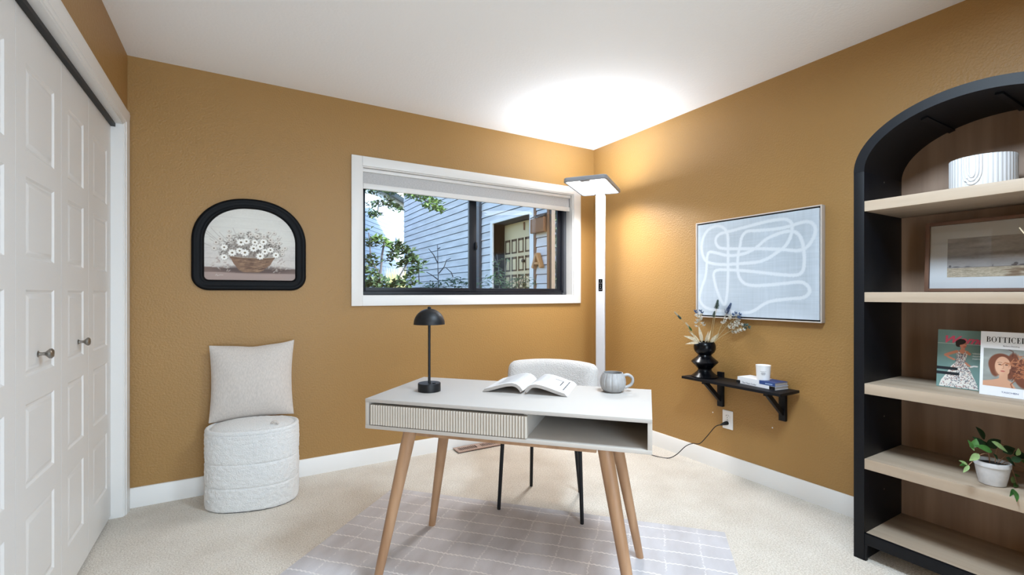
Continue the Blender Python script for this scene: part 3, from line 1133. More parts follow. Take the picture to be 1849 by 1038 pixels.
def pillow_pt(u, v, sd):
    # u,v in -1..1 ; edges pull in between the corners
    k = 1 - 0.075 * (1 - v * v) * 1.0
    kx = u * (1 - 0.055 * (1 - v ** 2))
    kz = v * (1 - 0.05 * (1 - u ** 2))
    if v > 0:
        kz -= 0.035 * v * math.exp(-(u / 0.28) ** 2)
    t = 0.072 * max(0, (1 - abs(u) ** 2.4)) ** 0.62 * max(0, (1 - abs(v) ** 2.4)) ** 0.62
    t *= 1 - 0.10 * math.exp(-(u / 0.4) ** 2) * max(0, v)
    w = mnoise.noise(Vector((u * 2.2, v * 2.2, sd * 3.0))) * 0.004 * (1 - max(abs(u), abs(v)) ** 4)
    ear = 0.012 if (u > 0 and v > 0) else 0.0
    return Vector((kx * H + ear * u * u * v * v * 0.4, sd * (t + w), H + kz * H + ear * (u * v) ** 4))


for sd, nm in ((-1, 'cushion_cover'), (1, 'cushion_back')):
    P = []
    for i in range(n + 1):
        row = []
        for j in range(n + 1):
            u, v = math.sin(PI / 2 * (2 * i / n - 1)), math.sin(PI / 2 * (2 * j / n - 1))
            p = pillow_pt(u, v, sd)
            q = Matrix.Rotation(R_(-5.5), 3, 'X') @ Vector((p.x, p.y, p.z))
            row.append((q.x, q.y + 0.0, q.z + 0.010))
        P.append(row)
    MB().grid(P).build(nm, LINEN, cu, smooth=180)
edge = []
for k in range(4 * n):
    s, t = divmod(k, n)
    w = math.sin(PI / 2 * (2 * t / n - 1))
    u, v = ((w, -1), (1, w), (-w, 1), (-1, -w))[s]
    p = pillow_pt(u, v, 0)
    p.y = 0
    q = Matrix.Rotation(R_(-5.5), 3, 'X') @ p
    edge.append((q.x, q.y, q.z + 0.010))
edge.append(edge[0])
MB().tube(edge, 0.002, 6).build('seam', LINEN, cu, smooth=180)

# ------------------------------------------------------------------ arched picture
ap = empty('arched_picture', (-2.672, -0.001, 1.175), 0, 'black arched frame with a print of daisies in a wicker basket', 'picture')


def arch_loop(i, n=96):
    hw_, r, side, rise, base = 0.300 - i, max(0.02, 0.085 - i), 0.285, 0.263 - i * 0.95, i
    pts_ = []
    for k in range(13):      # bottom right corner
        a = -PI / 2 + PI / 2 * k / 12
        pts_.append((hw_ - r + r * math.cos(a), base + r + r * math.sin(a)))
    for k in range(49):
        a = PI * k / 48
        pts_.append((hw_ * math.copysign(abs(math.cos(a)) ** 0.9, math.cos(a)), side + rise * math.sin(a) ** 0.96))
    for k in range(13):
        a = PI + PI / 2 * k / 12
        pts_.append((-hw_ + r + r * math.cos(a), base + r + r * math.sin(a)))
    return pts_


rows_ = []
for i, h in ((0.0, 0.0), (0.0, 0.012), (0.004, 0.019), (0.012, 0.023), (0.022, 0.021), (0.030, 0.017), (0.044, 0.018), (0.050, 0.020), (0.055, 0.017), (0.060, 0.010), (0.062, 0.004)):
    rows_.append([(x, -h, z) for x, z in arch_loop(i)])
MB().grid(rows_, cv=True).build('frame', BLACKP, ap, smooth=70)
PW, PH = 0.49, 0.43
pr = Print(PW, PH, 230, 200, (208, 202, 196))
pr.a += pr.noise(5, 40, 6)[..., None] + pr.noise(3, 3, 2)[..., None]
pr.a[pr.Y > 0.22] += np.array([6, 8, 6])
for yy in (0.13, 0.19, 0.25, 0.31, 0.37):
    pr.line([(0, yy), (0.2, yy + 0.003), (PW, yy - 0.002)], 0.0025, (172, 164, 162), 0.55)
pr.ellipse(0.25, 0.27, 0.22, 0.15, (222, 222, 216), 0.55, soft=0.08)
pr.poly([(0, 0), (PW, 0), (PW, 0.075), (0.30, 0.070), (0, 0.080)], (128, 108, 100))
pr.poly([(0, 0), (PW, 0), (PW, 0.045), (0, 0.050)], (166, 146, 138))
pr.ellipse(0.27, 0.068, 0.20, 0.022, (82, 68, 64), 0.75, soft=0.015)
rg = np.random.default_rng(3)
pr.ellipse(0.245, 0.175, 0.135, 0.055, (112, 102, 94), 0.55, soft=0.04)
for k in range(420):
    a = rg.uniform(0, PI)
    r = rg.uniform(0, 1) ** 0.6
    x, y = 0.245 + 0.17 * r * math.cos(a), 0.145 + 0.15 * r * math.sin(a)
    g = rg.uniform(0, 1)
    pr.ellipse(x, y, rg.uniform(.004, .012), rg.uniform(.002, .004), [(104, 96, 88), (140, 130, 122), (74, 68, 62), (170, 162, 152)][int(g * 4)], 0.7, rg.uniform(0, PI))
for k in range(26):
    x0 = 0.22 + rg.uniform(-0.06, 0.08)
    pr.line([(x0, 0.14), (0.245 + (x0 - 0.245) * 3.2 + rg.uniform(-.02, .02), 0.22 + rg.uniform(0, 0.09))], 0.0016, (120, 104, 98), 0.6)
for sx_ in (0.09, 0.385):
    for k in range(40):
        x, y = sx_ + rg.normal(0, .025), 0.10 + rg.normal(0, .02)
        pr.ellipse(x, y, .008, .003, [(196, 186, 176), (150, 130, 122), (214, 208, 200)][k % 3], 0.6, rg.uniform(0, PI))
bas = [(0.135, 0.137), (0.365, 0.137), (0.345, 0.100), (0.30, 0.060), (0.285, 0.052), (0.205, 0.052), (0.18, 0.062), (0.150, 0.105)]
pr.poly(bas, (132, 104, 84))
for k in range(150):
    x, y = rg.uniform(.145, .355), rg.uniform(.055, .135)
    hw_ = 0.105 * (0.55 + 0.45 * (y - .055) / .08)
    if abs(x - 0.247) < hw_ - 0.008:
        pr.line([(x - .010, y - .001), (x + .010, y + .001)], 0.003, [(98, 74, 60), (176, 146, 116), (152, 122, 98), (80, 60, 52)][k % 4], 0.7)
pr.line([(0.135, 0.140), (0.20, 0.133), (0.30, 0.133), (0.365, 0.140)], 0.008, (112, 88, 72))
pr.line([(0.135, 0.143), (0.20, 0.137), (0.30, 0.137), (0.365, 0.143)], 0.002, (190, 168, 142))
fl_ = [(0.105, .195, 1), (.145, .165, 1.15), (.183, .178, 1.05), (.210, .168, 1.2), (.105, .137, .95), (.190, .228, 1.2), (.218, .236, 1), (.262, .232, 1), (.255, .195, 1.15), (.290, .207, 1.1), (.315, .178, 1.05), (.345, .190, 1.0), (.290, .150, 1.15), (.375, .160, 1.0), (.308, .237, 1.1), (.065, .222, .8), (.055, .187, .8), (.085, .242, .8), (.130, .262, .8), (.130, .238, .6), (.190, .280, .75), (.240, .278, .7), (.275, .270, .8), (.270, .310, .6), (.310, .268, .7), (.345, .250, .8), (.335, .295, .6), (.365, .292, .6), (.385, .260, .6), (.130, .290, .55), (.395, .235, .6), (.36, .235, .6), (.425, .205, .7), (.41, .190, .6), (.41, .165, .6)]
for x, y, s in fl_:
    c = 0.0185 * s
    far = s < 0.85
    col = (222, 216, 208) if far else (246, 244, 238)
    pr.ellipse(x + .002, y - .003, c * 1.05, c * .9, (150, 142, 132), 0.5, soft=0.006)
    for k in range(9):
        a = 2 * PI * k / 9 + x * 40
        pr.ellipse(x + c * .55 * math.cos(a), y + c * .5 * math.sin(a), c * .5, c * .27, col, 0.95 if not far else .8, a)
    pr.ellipse(x, y, c * .28, c * .25, (92, 78, 62) if not far else (104, 96, 90))
    pr.ellipse(x - .001, y + .001, c * .12, c * .10, (160, 138, 96))
pr.line([(0.062, 0.030), (0.068, 0.038), (0.072, 0.028), (0.085, 0.034), (0.10, 0.033)], 0.002, (206, 196, 190))
inner = arch_loop(0.055)


def keep_arch(X, Y):
    x, z = X - PW / 2, Y + 0.058
    ins = (z > 0.052) & (np.abs(x) < 0.245)
    zz = np.clip((z - 0.285) / 0.214, 0, 1)
    ok = np.abs(x) < 0.246 * np.sqrt(np.clip(1.01 - zz ** 2, 0, 1))
    return ins & ok


pr.mesh('print', Matrix(((1, 0, 0, -PW / 2), (0, 0, -1, -0.0045), (0, 1, 0, 0.058), (0, 0, 0, 1))), PRINTM, ap, keep_arch)

# ------------------------------------------------------------------ abstract canvas on the right wall
ac = empty('abstract_canvas', (0, -1.505, 1.003), 0, 'large pale blue canvas with a looping white line in a champagne float frame', 'picture')
y0c, y1c, zc0, zc1 = -1.897, -1.112, 1.003, 1.630
f = MB()
for (a0, a1, b0, b1) in ((y0c - .006, y0c, zc0 - .006, zc1 + .006), (y1c, y1c + .006, zc0 - .006, zc1 + .006), (y0c, y1c, zc0 - .006, zc0), (y0c, y1c, zc1, zc1 + .006)):
    f.box(-0.038, 0.0, a0 + 1.505, a1 + 1.505, b0 - zc0, b1 - zc0)
f.build('frame', CHAMP, ac, bevel=0.001)
MB().box(-0.022, -0.002, y0c + 1.505, y1c + 1.505, 0, zc1 - zc0).build('float_tray', BLACKM, ac)
cw_, chh = (y1c - y0c) - 0.018, (zc1 - zc0) - 0.018
MB().box(-0.0335, -0.022, y0c + 1.505 + .009, y1c + 1.505 - .009, .009, zc1 - zc0 - .009).build('canvas_body', MATB, ac)
SW = [(-1.413, 1.037), (-1.347, 1.045), (-1.235, 1.05), (-1.166, 1.074), (-1.135, 1.125), (-1.151, 1.195), (-1.181, 1.272), (-1.191, 1.358), (-1.196, 1.409), (-1.215, 1.433), (-1.273, 1.42), (-1.337, 1.401), (-1.409, 1.398), (-1.477, 1.409), (-1.535, 1.435), (-1.598, 1.48), (-1.674, 1.505), (-1.732, 1.511), (-1.774, 1.494), (-1.798, 1.452), (-1.809, 1.394), (-1.812, 1.337), (-1.802, 1.281), (-1.767, 1.26), (-1.674, 1.267), (-1.567, 1.283), (-1.452, 1.299), (-1.347, 1.308), (-1.273, 1.311), (-1.244, 1.287), (-1.254, 1.219), (-1.282, 1.143), (-1.31, 1.093), (-1.328, 1.094), (-1.342, 1.168), (-1.347, 1.267), (-1.347, 1.39), (-1.347, 1.497), (-1.337, 1.555), (-1.301, 1.589), (-1.254, 1.599), (-1.196, 1.576), (-1.161, 1.524), (-1.151, 1.455), (-1.176, 1.384), (-1.235, 1.355), (-1.328, 1.343), (-1.435, 1.344), (-1.535, 1.346), (-1.598, 1.361), (-1.659, 1.395), (-1.703, 1.425), (-1.732, 1.466), (-1.746, 1.523), (-1.739, 1.56), (-1.703, 1.583), (-1.614, 1.584), (-1.502, 1.572), (-1.373, 1.555), (-1.291, 1.544), (-1.258, 1.514), (-1.268, 1.471), (-1.31, 1.448), (-1.435, 1.436), (-1.567, 1.425), (-1.689, 1.411), (-1.774, 1.397), (-1.822, 1.411), (-1.855, 1.454), (-1.869, 1.501), (-1.855, 1.538), (-1.822, 1.553), (-1.774, 1.548), (-1.718, 1.537), (-1.629, 1.533), (-1.535, 1.537), (-1.477, 1.539), (-1.443, 1.511), (-1.43, 1.456), (-1.417, 1.401), (-1.413, 1.329), (-1.422, 1.264), (-1.46, 1.219), (-1.527, 1.205), (-1.629, 1.209), (-1.732, 1.218), (-1.795, 1.22), (-1.832, 1.195), (-1.836, 1.159), (-1.802, 1.134), (-1.732, 1.127), (-1.636, 1.114), (-1.582, 1.094), (-1.535, 1.062), (-1.485, 1.041), (-1.413, 1.037)]
pr = Print(cw_, chh, 250, 205, (176, 187, 198))
pr.a += pr.noise(2.2, 2, 30)[..., None] + pr.noise(2.0, 30, 2)[..., None] + pr.noise(4, 40, 40)[..., None]
ed_ = np.minimum(np.minimum(pr.X, cw_ - pr.X), np.minimum(pr.Y, chh - pr.Y))
pr.a += (np.clip(1 - ed_ / 0.07, 0, 1) ** 2 * 12)[..., None]
lp_ = [(y1c - 0.009 - a, b - zc0 - 0.009) for a, b in SW]      # x runs to the viewer's right (towards -y)
sm = [tuple(p) for p in spline([Vector(p) for p in lp_], 4)]
pr.line(sm, 0.0195, (200, 208, 216), 0.95, rough=0.0012)
pr.line(sm, 0.010, (206, 213, 220), 0.6, rough=0.002)
M = Matrix(((0, 0, -1, -0.0345), (-1, 0, 0, y1c + 1.505 - .009), (0, 1, 0, .009), (0, 0, 0, 1)))
pr.mesh('canvas_print', M, PRINTM, ac)

# ------------------------------------------------------------------ floor lamp
fla = math.atan2(-0.81, 0.585)
fl_o = empty('floor_lamp', (-0.240, -0.366, 0), fla, 'tall white office floor lamp with flat square glowing head in the corner', 'lamp')
MB().box(-0.13, 0.13, -0.20, 0.06, 0.0005, 0.014).build('lamp_base', WHITEP, fl_o, bevel=0.004)
MB().box(-0.036, 0.036, -0.017, 0.017, 0.014, 1.962).build('lamp_pole', WHITEP, fl_o, bevel=0.003)
cpn = MB().box(-0.014, 0.018, -0.0195, -0.0168, 1.176, 1.272).build('control_panel', BLACKG, fl_o, bevel=0.001, label='black touch panel on the pole')
mb = MB()
for k in range(5):
    for sx in ((-0.004, 0.008) if k in (0, 3) else (0.002,)):
        mb.lathe([(0.0022, -0.0004), (0.0022, 0.0004), (0.0001, 0.0004)], 10, (sx, 0, 0))
        for q in range(len(mb.v) - 30, len(mb.v)):
            x, y, z = mb.v[q]
            mb.v[q] = (x, -0.0198 - z, 1.190 + k * 0.0165 + y)
mb.build('buttons', WHITEP, cpn)


def rrect(hx_, hy_, r, n=8):
    o = []
    for cx2, cy2, a0 in ((hx_ - r, hy_ - r, 0), (-hx_ + r, hy_ - r, 90), (-hx_ + r, -hy_ + r, 180), (hx_ - r, -hy_ + r, 270)):
        for k in range(n + 1):
            a = R_(a0 + 90 * k / n)
            o.append((cx2 + r * math.cos(a), cy2 + r * math.sin(a)))
    return o


HY = -0.245      # head centre in local y
hd = empty('lamp_head', (0, HY, 1.950))
hd.parent = fl_o
rings = []
for inset, z in ((0.010, 0.006), (0.012, 0.0), (0.006, 0.0), (0.0, 0.003), (0.0, 0.026), (0.004, 0.031), (0.030, 0.033), (0.032, 0.028)):
    rings.append([(x, y, z) for x, y in rrect(0.156 - inset, 0.268 - inset, max(0.008, 0.034 - inset))])
bmh = MB().grid(rings, cv=True)
bmh.build('head_housing', GREYP, hd, smooth=50)
DIFF = emit_mat('lamp_diffuser_light', (0.93, 0.97, 1.0), LAMP_FACE)
UPL = emit_mat('lamp_uplight', (0.88, 0.95, 1.03), LAMP_UP)
rr_ = rrect(0.146, 0.258, 0.026)
MB().add([(x, y, 0.006) for x, y in rr_], [tuple(range(len(rr_)))]).build('diffuser', DIFF, hd, smooth=0, label='glowing white diffuser under the head')
ld = bpy.data.lights.new('lamp_down_light', 'AREA')
ld.shape = 'RECTANGLE'
ld.size, ld.size_y = 0.27, 0.49
ld.energy = LAMP_DOWN
ld.spread = R_(150)
ld.color = (0.99, 0.985, 0.985)
lo_ = bpy.data.objects.new('lamp_down_light', ld)
COL.objects.link(lo_)
lo_.parent = hd
lo_.location = (0, 0, 0.004)
rr_ = rrect(0.124, 0.236, 0.012)
MB().add([(x, y, 0.028) for x, y in rr_], [tuple(range(len(rr_)))]).build('uplight_panel', UPL, hd, smooth=0, label='upward light panel on top of the head')
MB().box(-0.034, 0.034, -0.258, -0.228, -0.001, 0.005).build('sensor', GREYP, hd, bevel=0.001, label='small grey sensor tab at the front edge')
MB().box(-0.05, 0.05, 0.222, 0.256, -0.002, 0.005).build('pole_bracket', GREYP, hd, bevel=0.001)

# ------------------------------------------------------------------ wall shelf with brackets
wsf = empty('wall_shelf', (0, -1.45, 0.596), 0, 'short black wall shelf on two wooden angle brackets below the canvas', 'shelf')
MB().box(-0.215, -0.024, -0.332, 0.318, 0.0, 0.016).build('shelf_board', BLACKW, wsf, bevel=0.002)
for by in (0.172, -0.232):
    br = MB().box(-0.022, -0.0005, by - 0.020, by + 0.020, -0.180, 0.046).build('bracket', BLACKW, wsf, bevel=0.002)
    MB().bar((-0.018, by, -0.138), (-0.165, by, -0.010), 0.026, 0.020, up=(0, 1, 0)).build('strut', BLACKW, br, bevel=0.0015)
    MB().box(-0.185, -0.022, by - 0.014, by + 0.014, -0.018, 0.0).build('arm', BLACKW, br, bevel=0.0015)

# ------------------------------------------------------------------ vase with dried stems
VP = (-0.112, -1.232, 0.612)
va = empty('vase', VP, 0, 'glossy black sculptural vase of stacked cones at the left end of the wall shelf', 'vase')
prof = [(0.060, 0.0), (0.083, 0.002), (0.084, 0.006), (0.066, 0.020), (0.048, 0.036), (0.042, 0.046), (0.043, 0.054), (0.060, 0.074), (0.082, 0.096), (0.0835, 0.100), (0.078, 0.107), (0.055, 0.126), (0.044, 0.136), (0.041, 0.144), (0.046, 0.150), (0.060, 0.164), (0.067, 0.180), (0.0685, 0.196), (0.066, 0.212), (0.060, 0.226), (0.056, 0.230)]
MB().lathe(prof + [(0.052, 0.230), (0.056, 0.222), (0.062, 0.205), (0.060, 0.180), (0.04, 0.155), (0.0005, 0.15)], 56, cap=False).build('vase_body', BLACKG, va, smooth=28)

RV = Vector((0.861, -0.508, 0))      # viewer's right, in the room
FV = Vector((0.508, 0.861, 0))
TOP = Vector(VP) + Vector((0, 0, 0.225))
rv = random.Random(11)


def stem_thing(name, label, lat, z, depth, head, bendz=0.03, x0=0.0):
    """a stem from inside the vase to the point (lat, z) seen from the front, leaning 'depth' away"""
    base = Vector((0.0, 0.0, -0.10)) + RV * x0 * 0.4
    lip = RV * max(-0.046, min(0.046, lat * 0.35 + x0)) + FV * max(-0.03, min(0.03, depth * 0.3)) + Vector((0, 0, 0.0))
    tip = RV * lat + FV * depth + Vector((0, 0, z))
    o = empty(name, TOP, 0, label, 'dried flower', 'dried stems in the black vase')
    mid = lip.lerp(tip, 0.5) + Vector((0, 0, bendz))
    path = spline([base, lip, mid, tip], 7)
    MB().tube(path, [0.0018 * (1 - 0.5 * i / len(path)) for i in range(len(path))], 6).build('stem', DRYST, o)
    head(o, path)
    return o


def petals(mb, at, d, n, L, W, spread, m=0, bend=0.1):
    d = Vector(d).normalized()
    for k in range(n):
        a = 2 * PI * k / n + rv.uniform(0, 0.6)
        side = frame_from(d, (0.2, 0.3, 0.9))
        out = side @ Vector((math.cos(a), 0, math.sin(a)))
        dd = (d * (1 - spread) + out * spread).normalized()
        M = frame_from(dd, out)
        vs, fs = leaf_vf(L * rv.uniform(0.85, 1.1), W, bend, 0.3, 4)
        mb.add([Vector(at) + M @ v for v in vs], fs, m)


def head_bud(m1, m2):
    def h(o, path):
        mb = MB()
        tip, d = path[-1], (path[-1] - path[-4]).normalized()
        for k in range(9):
            t = k / 8
            petals(mb, tip - d * 0.052 * (1 - t), d, 4, 0.022, 0.010, 0.32 - 0.2 * t, 0 if t > 0.4 else 1)
        mb.build('bud', [m1, m2], o, smooth=60)
    return h


def head_spike(m, L=0.05, r=0.010):
    r *= 1.5
    def h(o, path):
        mb = MB()
        tip, d = path[-1], (path[-1] - path[-4]).normalized()
        for k in range(10):
            t = k / 9
            petals(mb, tip - d * L * (1 - t), d, 5, r * (1.3 - 0.7 * t), r * 0.55, 0.75 - 0.4 * t)
        mb.build('florets', m, o, smooth=60)
    return h


def head_spray(ms, n=12, L=0.09, W=0.05):
    def h(o, path):
        mb = MB()
        tip, d = path[-1], (path[-1] - path[-5]).normalized()
        for k in range(n):
            t = k / (n - 1)
            s = -1 if k % 2 else 1
            p = tip - d * L * (1 - t)
            sidev = (frame_from(d, FV) @ Vector((1, 0, 0))) * s * W * rv.uniform(0.3, 1) * (1.1 - 0.6 * t) + Vector((0, 0, rv.uniform(0.0, 0.012))) + FV * rv.uniform(-.02, .02)
            q = p + sidev
            mb.tube([p - d * 0.012, q], 0.0006, 4, 0)
            petals(mb, q - d * 0.004, d, 5, 0.019, 0.012, 0.5, 1 if k < n * 0.72 else 2)
        mb.build('seed_heads', ms, o, smooth=60)
    return h


stem_thing('dried_flower', 'dried stem with the cream bud reaching furthest left from the black vase', -0.205, 0.190, -0.05, head_bud(CREAM, GREENF), 0.012, -0.01)
stem_thing('dried_flower', 'dried stem with a cream and green bud, second furthest left in the vase', -0.122, 0.117, -0.02, head_bud(CREAM, LEAFG), 0.006, -0.01)
stem_thing('dried_flower', 'upright seed spray with blue tip left of the vase centre', -0.024, 0.200, 0.04, head_spray([DRYST, SEEDW, LAVEN], 16, 0.10, 0.030), 0.0, -0.012)
stem_thing('dried_flower', 'thin stem with small green floret spike between the seed sprays', 0.064, 0.198, 0.0, head_spike(GREENF, 0.034, 0.009), 0.0, 0.005)
stem_thing('dried_flower', 'tallest dusty green spike rising from the middle of the vase', 0.076, 0.270, -0.02, head_spike(GREENF, 0.050, 0.012), 0.0, 0.01)
stem_thing('dried_flower', 'dark blue-green spike just right of the tallest stem', 0.122, 0.250, -0.10, head_spike(LAVEN, 0.062, 0.013), 0.0, 0.012)
stem_thing('dried_flower', 'silver seed spray tipped with blue leaning right over the vase', 0.150, 0.186, -0.14, head_spray([DRYST, SEEDW, LAVEN], 18, 0.105, 0.040), 0.01, 0.014)
stem_thing('dried_flower', 'lowest silver seed spray arching furthest right from the vase', 0.188, 0.118, -0.18, head_spray([DRYST, SEEDW, GREENF], 18, 0.105, 0.030), 0.022, 0.018)
for lat, z, lat0, W, dep, lbl in ((-0.147, 0.052, -0.040, 0.030, -0.05, 'broad cream dried leaf lying over the left rim of the vase'), (-0.150, 0.004, -0.045, 0.020, -0.08, 'lowest cream dried leaf drooping left below the rim'), (-0.047, 0.108, -0.020, 0.024, -0.02, 'upright cream leaf left of the vase centre'), (0.004, 0.075, -0.004, 0.018, -0.05, 'short pointed cream leaf at the vase centre'), (0.040, 0.080, 0.018, 0.013, 0.0, 'narrow cream leaf right of the vase centre'), (0.076, 0.062, 0.030, 0.026, -0.04, 'broad cream leaf by the right rim of the vase'), (-0.100, 0.080, -0.03, 0.018, 0.01, 'cream leaf behind the leaf on the left rim')):
    o = empty('dried_leaf', TOP, 0, lbl, 'dried leaf', 'dried stems in the black vase')
    a = RV * lat0 + FV * dep * 0.3
    b_ = RV * lat + FV * dep + Vector((0, 0, z))
    d = b_ - a
    vs, fs = leaf_vf(d.length, W, 0.10 if lat < -0.08 else 0.04, 0.35, 7)
    M = frame_from(d, -FV + Vector((0, 0, 0.8 if lat < -0.08 else 0.2)))
    MB().add([a + M @ v for v in vs], fs).build('leaf_blade', CREAM, o, smooth=60)
    MB().tube([RV * lat0 * 0.5 + Vector((0, 0, -0.08)), a, a + d * 0.15], 0.0016, 6).build('stalk', DRYST, o)

# ------------------------------------------------------------------ books and candle on the wall shelf
BA = R_(90 - 4)      # local x runs along the spine towards +y


def book(name, label, loc, rz, L, W, T, cover, spine_fn=None, cover2=None, split=0.0):
    b = empty(name, loc, rz, label, 'book')
    # local: x along the spine 0..L, y depth 0..W, z thickness
    MB().box(0.002, L - 0.002, 0.003, W - 0.002, 0.0015, T - 0.0015).build('pages', PAGES, b)
    c = MB()
    for z0, z1 in ((0, 0.0015), (T - 0.0015, T)):
        c.box(0, L * split if split else L, 0, W, z0, z1)
        if split:
            c.box(L * split, L, 0, W, z0, z1, 1)
    c.box(0, L * split if split else L, -0.001, 0.002, 0, T)
    if split:
        c.box(L * split, L, -0.001, 0.002, 0, T, 1)
    c.build('cover', [cover, cover2 or cover], b)
    if spine_fn:
        spine_fn(b)
    return b


bx = -1.706
RZ = math.atan2(0.255, 0.028)      # spine direction from the near end to the far end


def spine1(b):
    MB().box(0.0, 0.036, -0.0014, 0.0, 0.0004, 0.0186).build('spine_band', BLACKM, b)
    MB().box(0.228, 0.2555, -0.0014, 0.0, 0.0004, 0.0186).build('spine_band', BLACKM, b)
    M = Matrix.Translation((0.212, -0.0011, 0.0045)) @ Matrix.Rotation(PI, 4, 'Z') @ Matrix.Rotation(-PI / 2, 4, 'X') @ Matrix.Rotation(PI, 4, 'Z') @ Matrix.Translation((-0.0, 0, 0))
    text_obj('spine_title', 'The Clean Coder', 0.0135, INK, b, Matrix.Translation((0.215, -0.0012, 0.0045)) @ Matrix(((-1, 0, 0, 0), (0, 0, -1, 0), (0, 1, 0, 0), (0, 0, 0, 1))), 0.0002, xs=1.0)


def spine2(b):
    MB().box(0.015, 0.06, -0.0013, 0.0, 0.006, 0.012).build('spine_label', mat('pale_blue_ink', (150, 172, 206), 0.6), b)


# near end of the spine at (-0.139,-1.706); the spine runs towards the window
def book_axes(x, y, z):
    return (x, y, z), RZ


loc, rz = book_axes(-0.142, -1.712, 0.612)
b1 = book('book', 'white paperback with black-tipped spine at the bottom of the wall shelf stack', loc, rz, 0.2555, 0.112, 0.019, WHITEB, None)
b1.scale = (1, -1, 1)
spine1(b1)
loc, rz = book_axes(-0.139, -1.709, 0.6312)
b2 = book('book', 'white book with blue end lying on top under the candle', loc, rz, 0.246, 0.110, 0.020, BLUEB, spine2, WHITEB, 0.40)
b2.scale = (1, -1, 1)

cd = empty('candle', (-0.090, -1.612, 0.6513), 0, 'white candle in a frosted glass on the books on the wall shelf', 'candle')
MB().lathe([(0.033, 0.0), (0.035, 0.002), (0.040, 0.084), (0.0405, 0.086), (0.0385, 0.086), (0.0365, 0.066), (0.0005, 0.066)], 40).build('candle_glass', mat('frosted_white_glass', (240, 241, 242), 0.3), cd)
MB().lathe([(0.036, 0.066), (0.0358, 0.0675), (0.0005, 0.068)], 32).build('wax', WAX, cd)
MB().tube([(0, 0, 0.066), (0.001, 0, 0.078)], 0.001, 6).build('wick', BLACKM, cd)
mb = MB()
for k, (wd, zz) in enumerate(((0.016, 0.052), (0.010, 0.045), (0.013, 0.041), (0.012, 0.037), (0.008, 0.033))):
    for q in range(6):
        a0, a1 = PI + 0.55 + (q / 6 - 0.5) * wd / 0.02, PI + 0.55 + ((q + 0.9) / 6 - 0.5) * wd / 0.02
        r = 0.0365 + 0.005 * zz / 0.086 + 0.0005
        mb.add([(r * math.cos(a0), r * math.sin(a0), zz), (r * math.cos(a1), r * math.sin(a1), zz), (r * math.cos(a1), r * math.sin(a1), zz + 0.0016), (r * math.cos(a0), r * math.sin(a0), zz + 0.0016)], [(0, 1, 2, 3)])
mb.build('label_print', mat('grey_print', (150, 152, 158), 0.7), cd, smooth=0)

# ------------------------------------------------------------------ outlet and cord
ou = empty('wall_outlet', (0, -1.323, 0.277), 0, 'white electrical outlet plate under the left bracket of the wall shelf', 'outlet')
vs, fs = rbox(0.003, 0.037, 0.060, 0.0028, 8)
MB().add([(p.x - 0.003, p.y, p.z + 0.060) for p in vs], fs).build('cover_plate', CUTW, ou, smooth=60)
for zz in (0.081, 0.039):
    mb = MB()
    mb.lathe([(0.0165, 0.0), (0.0165, 0.002), (0.0155, 0.0025), (0.0005, 0.0025)], 24)
    mb.v = [(-0.0055 - z, x, zz + y * 0.85) for x, y, z in mb.v]
    s = mb.build('socket', CUTW, ou)
    mb = MB()
    for yy, hh in ((-0.006, 0.007), (0.006, 0.008)):
        mb.box(-0.0086, -0.0078, yy - 0.0011, yy + 0.0011, zz + 0.002, zz + 0.002 + hh)
    mb.box(-0.0086, -0.0078, -0.0022, 0.0022, zz - 0.009, zz - 0.0045)
    mb.build('socket_slots', DARK, s)
MB().box(-0.0068, -0.0058, -0.003, 0.003, 0.0575, 0.0625).build('screw', METAL, ou, bevel=0.0004)
cord = empty('power_cord', (-0.06, -1.30, 0.31), 0, 'black power cord plugged into the outlet and trailing behind the desk', 'cord')
PL = Vector((-0.0085, -1.323, 0.316))
rel = lambda p: Vector(p) - Vector((-0.06, -1.30, 0.31))
mb = MB()
mb.tube([rel(PL), rel(PL + Vector((-0.014, 0.002, 0))), rel(PL + Vector((-0.030, 0.008, -0.003))), rel(PL + Vector((-0.046, 0.018, -0.010)))], [0.0125, 0.0125, 0.009, 0.004], 14)
mb.build('plug', BLACKM, cord)
cpts = [PL + Vector((-0.040, 0.014, -0.007)), (-0.065, -1.275, 0.288), (-0.080, -1.225, 0.215), (-0.088, -1.175, 0.155), (-0.085, -1.115, 0.138), (-0.095, -1.065, 0.105), (-0.125, -1.015, 0.040), (-0.150, -0.960, 0.0035), (-0.195, -0.870, 0.0032), (-0.185, -0.780, 0.0032), (-0.165, -0.690, 0.0032), (-0.190, -0.560, 0.0032), (-0.225, -0.440, 0.006)]
MB().tube([rel(p) for p in spline([Vector(p) for p in cpts], 8)], 0.0028, 8).build('cable', BLACKM, cord, smooth=60)

for yy, zz in ((-1.211, 0.360), (-1.614, 0.357)):
    mb = MB().lathe([(0.0045, 0.0), (0.003, 0.0012), (0.0002, 0.0014)], 10)
    mb.v = [(-z, yy + x, zz + y) for x, y, z in mb.v]
    mb.build('filler_spot', CUTW, bpy.data.objects['wall_right'], label='small white filler spot')
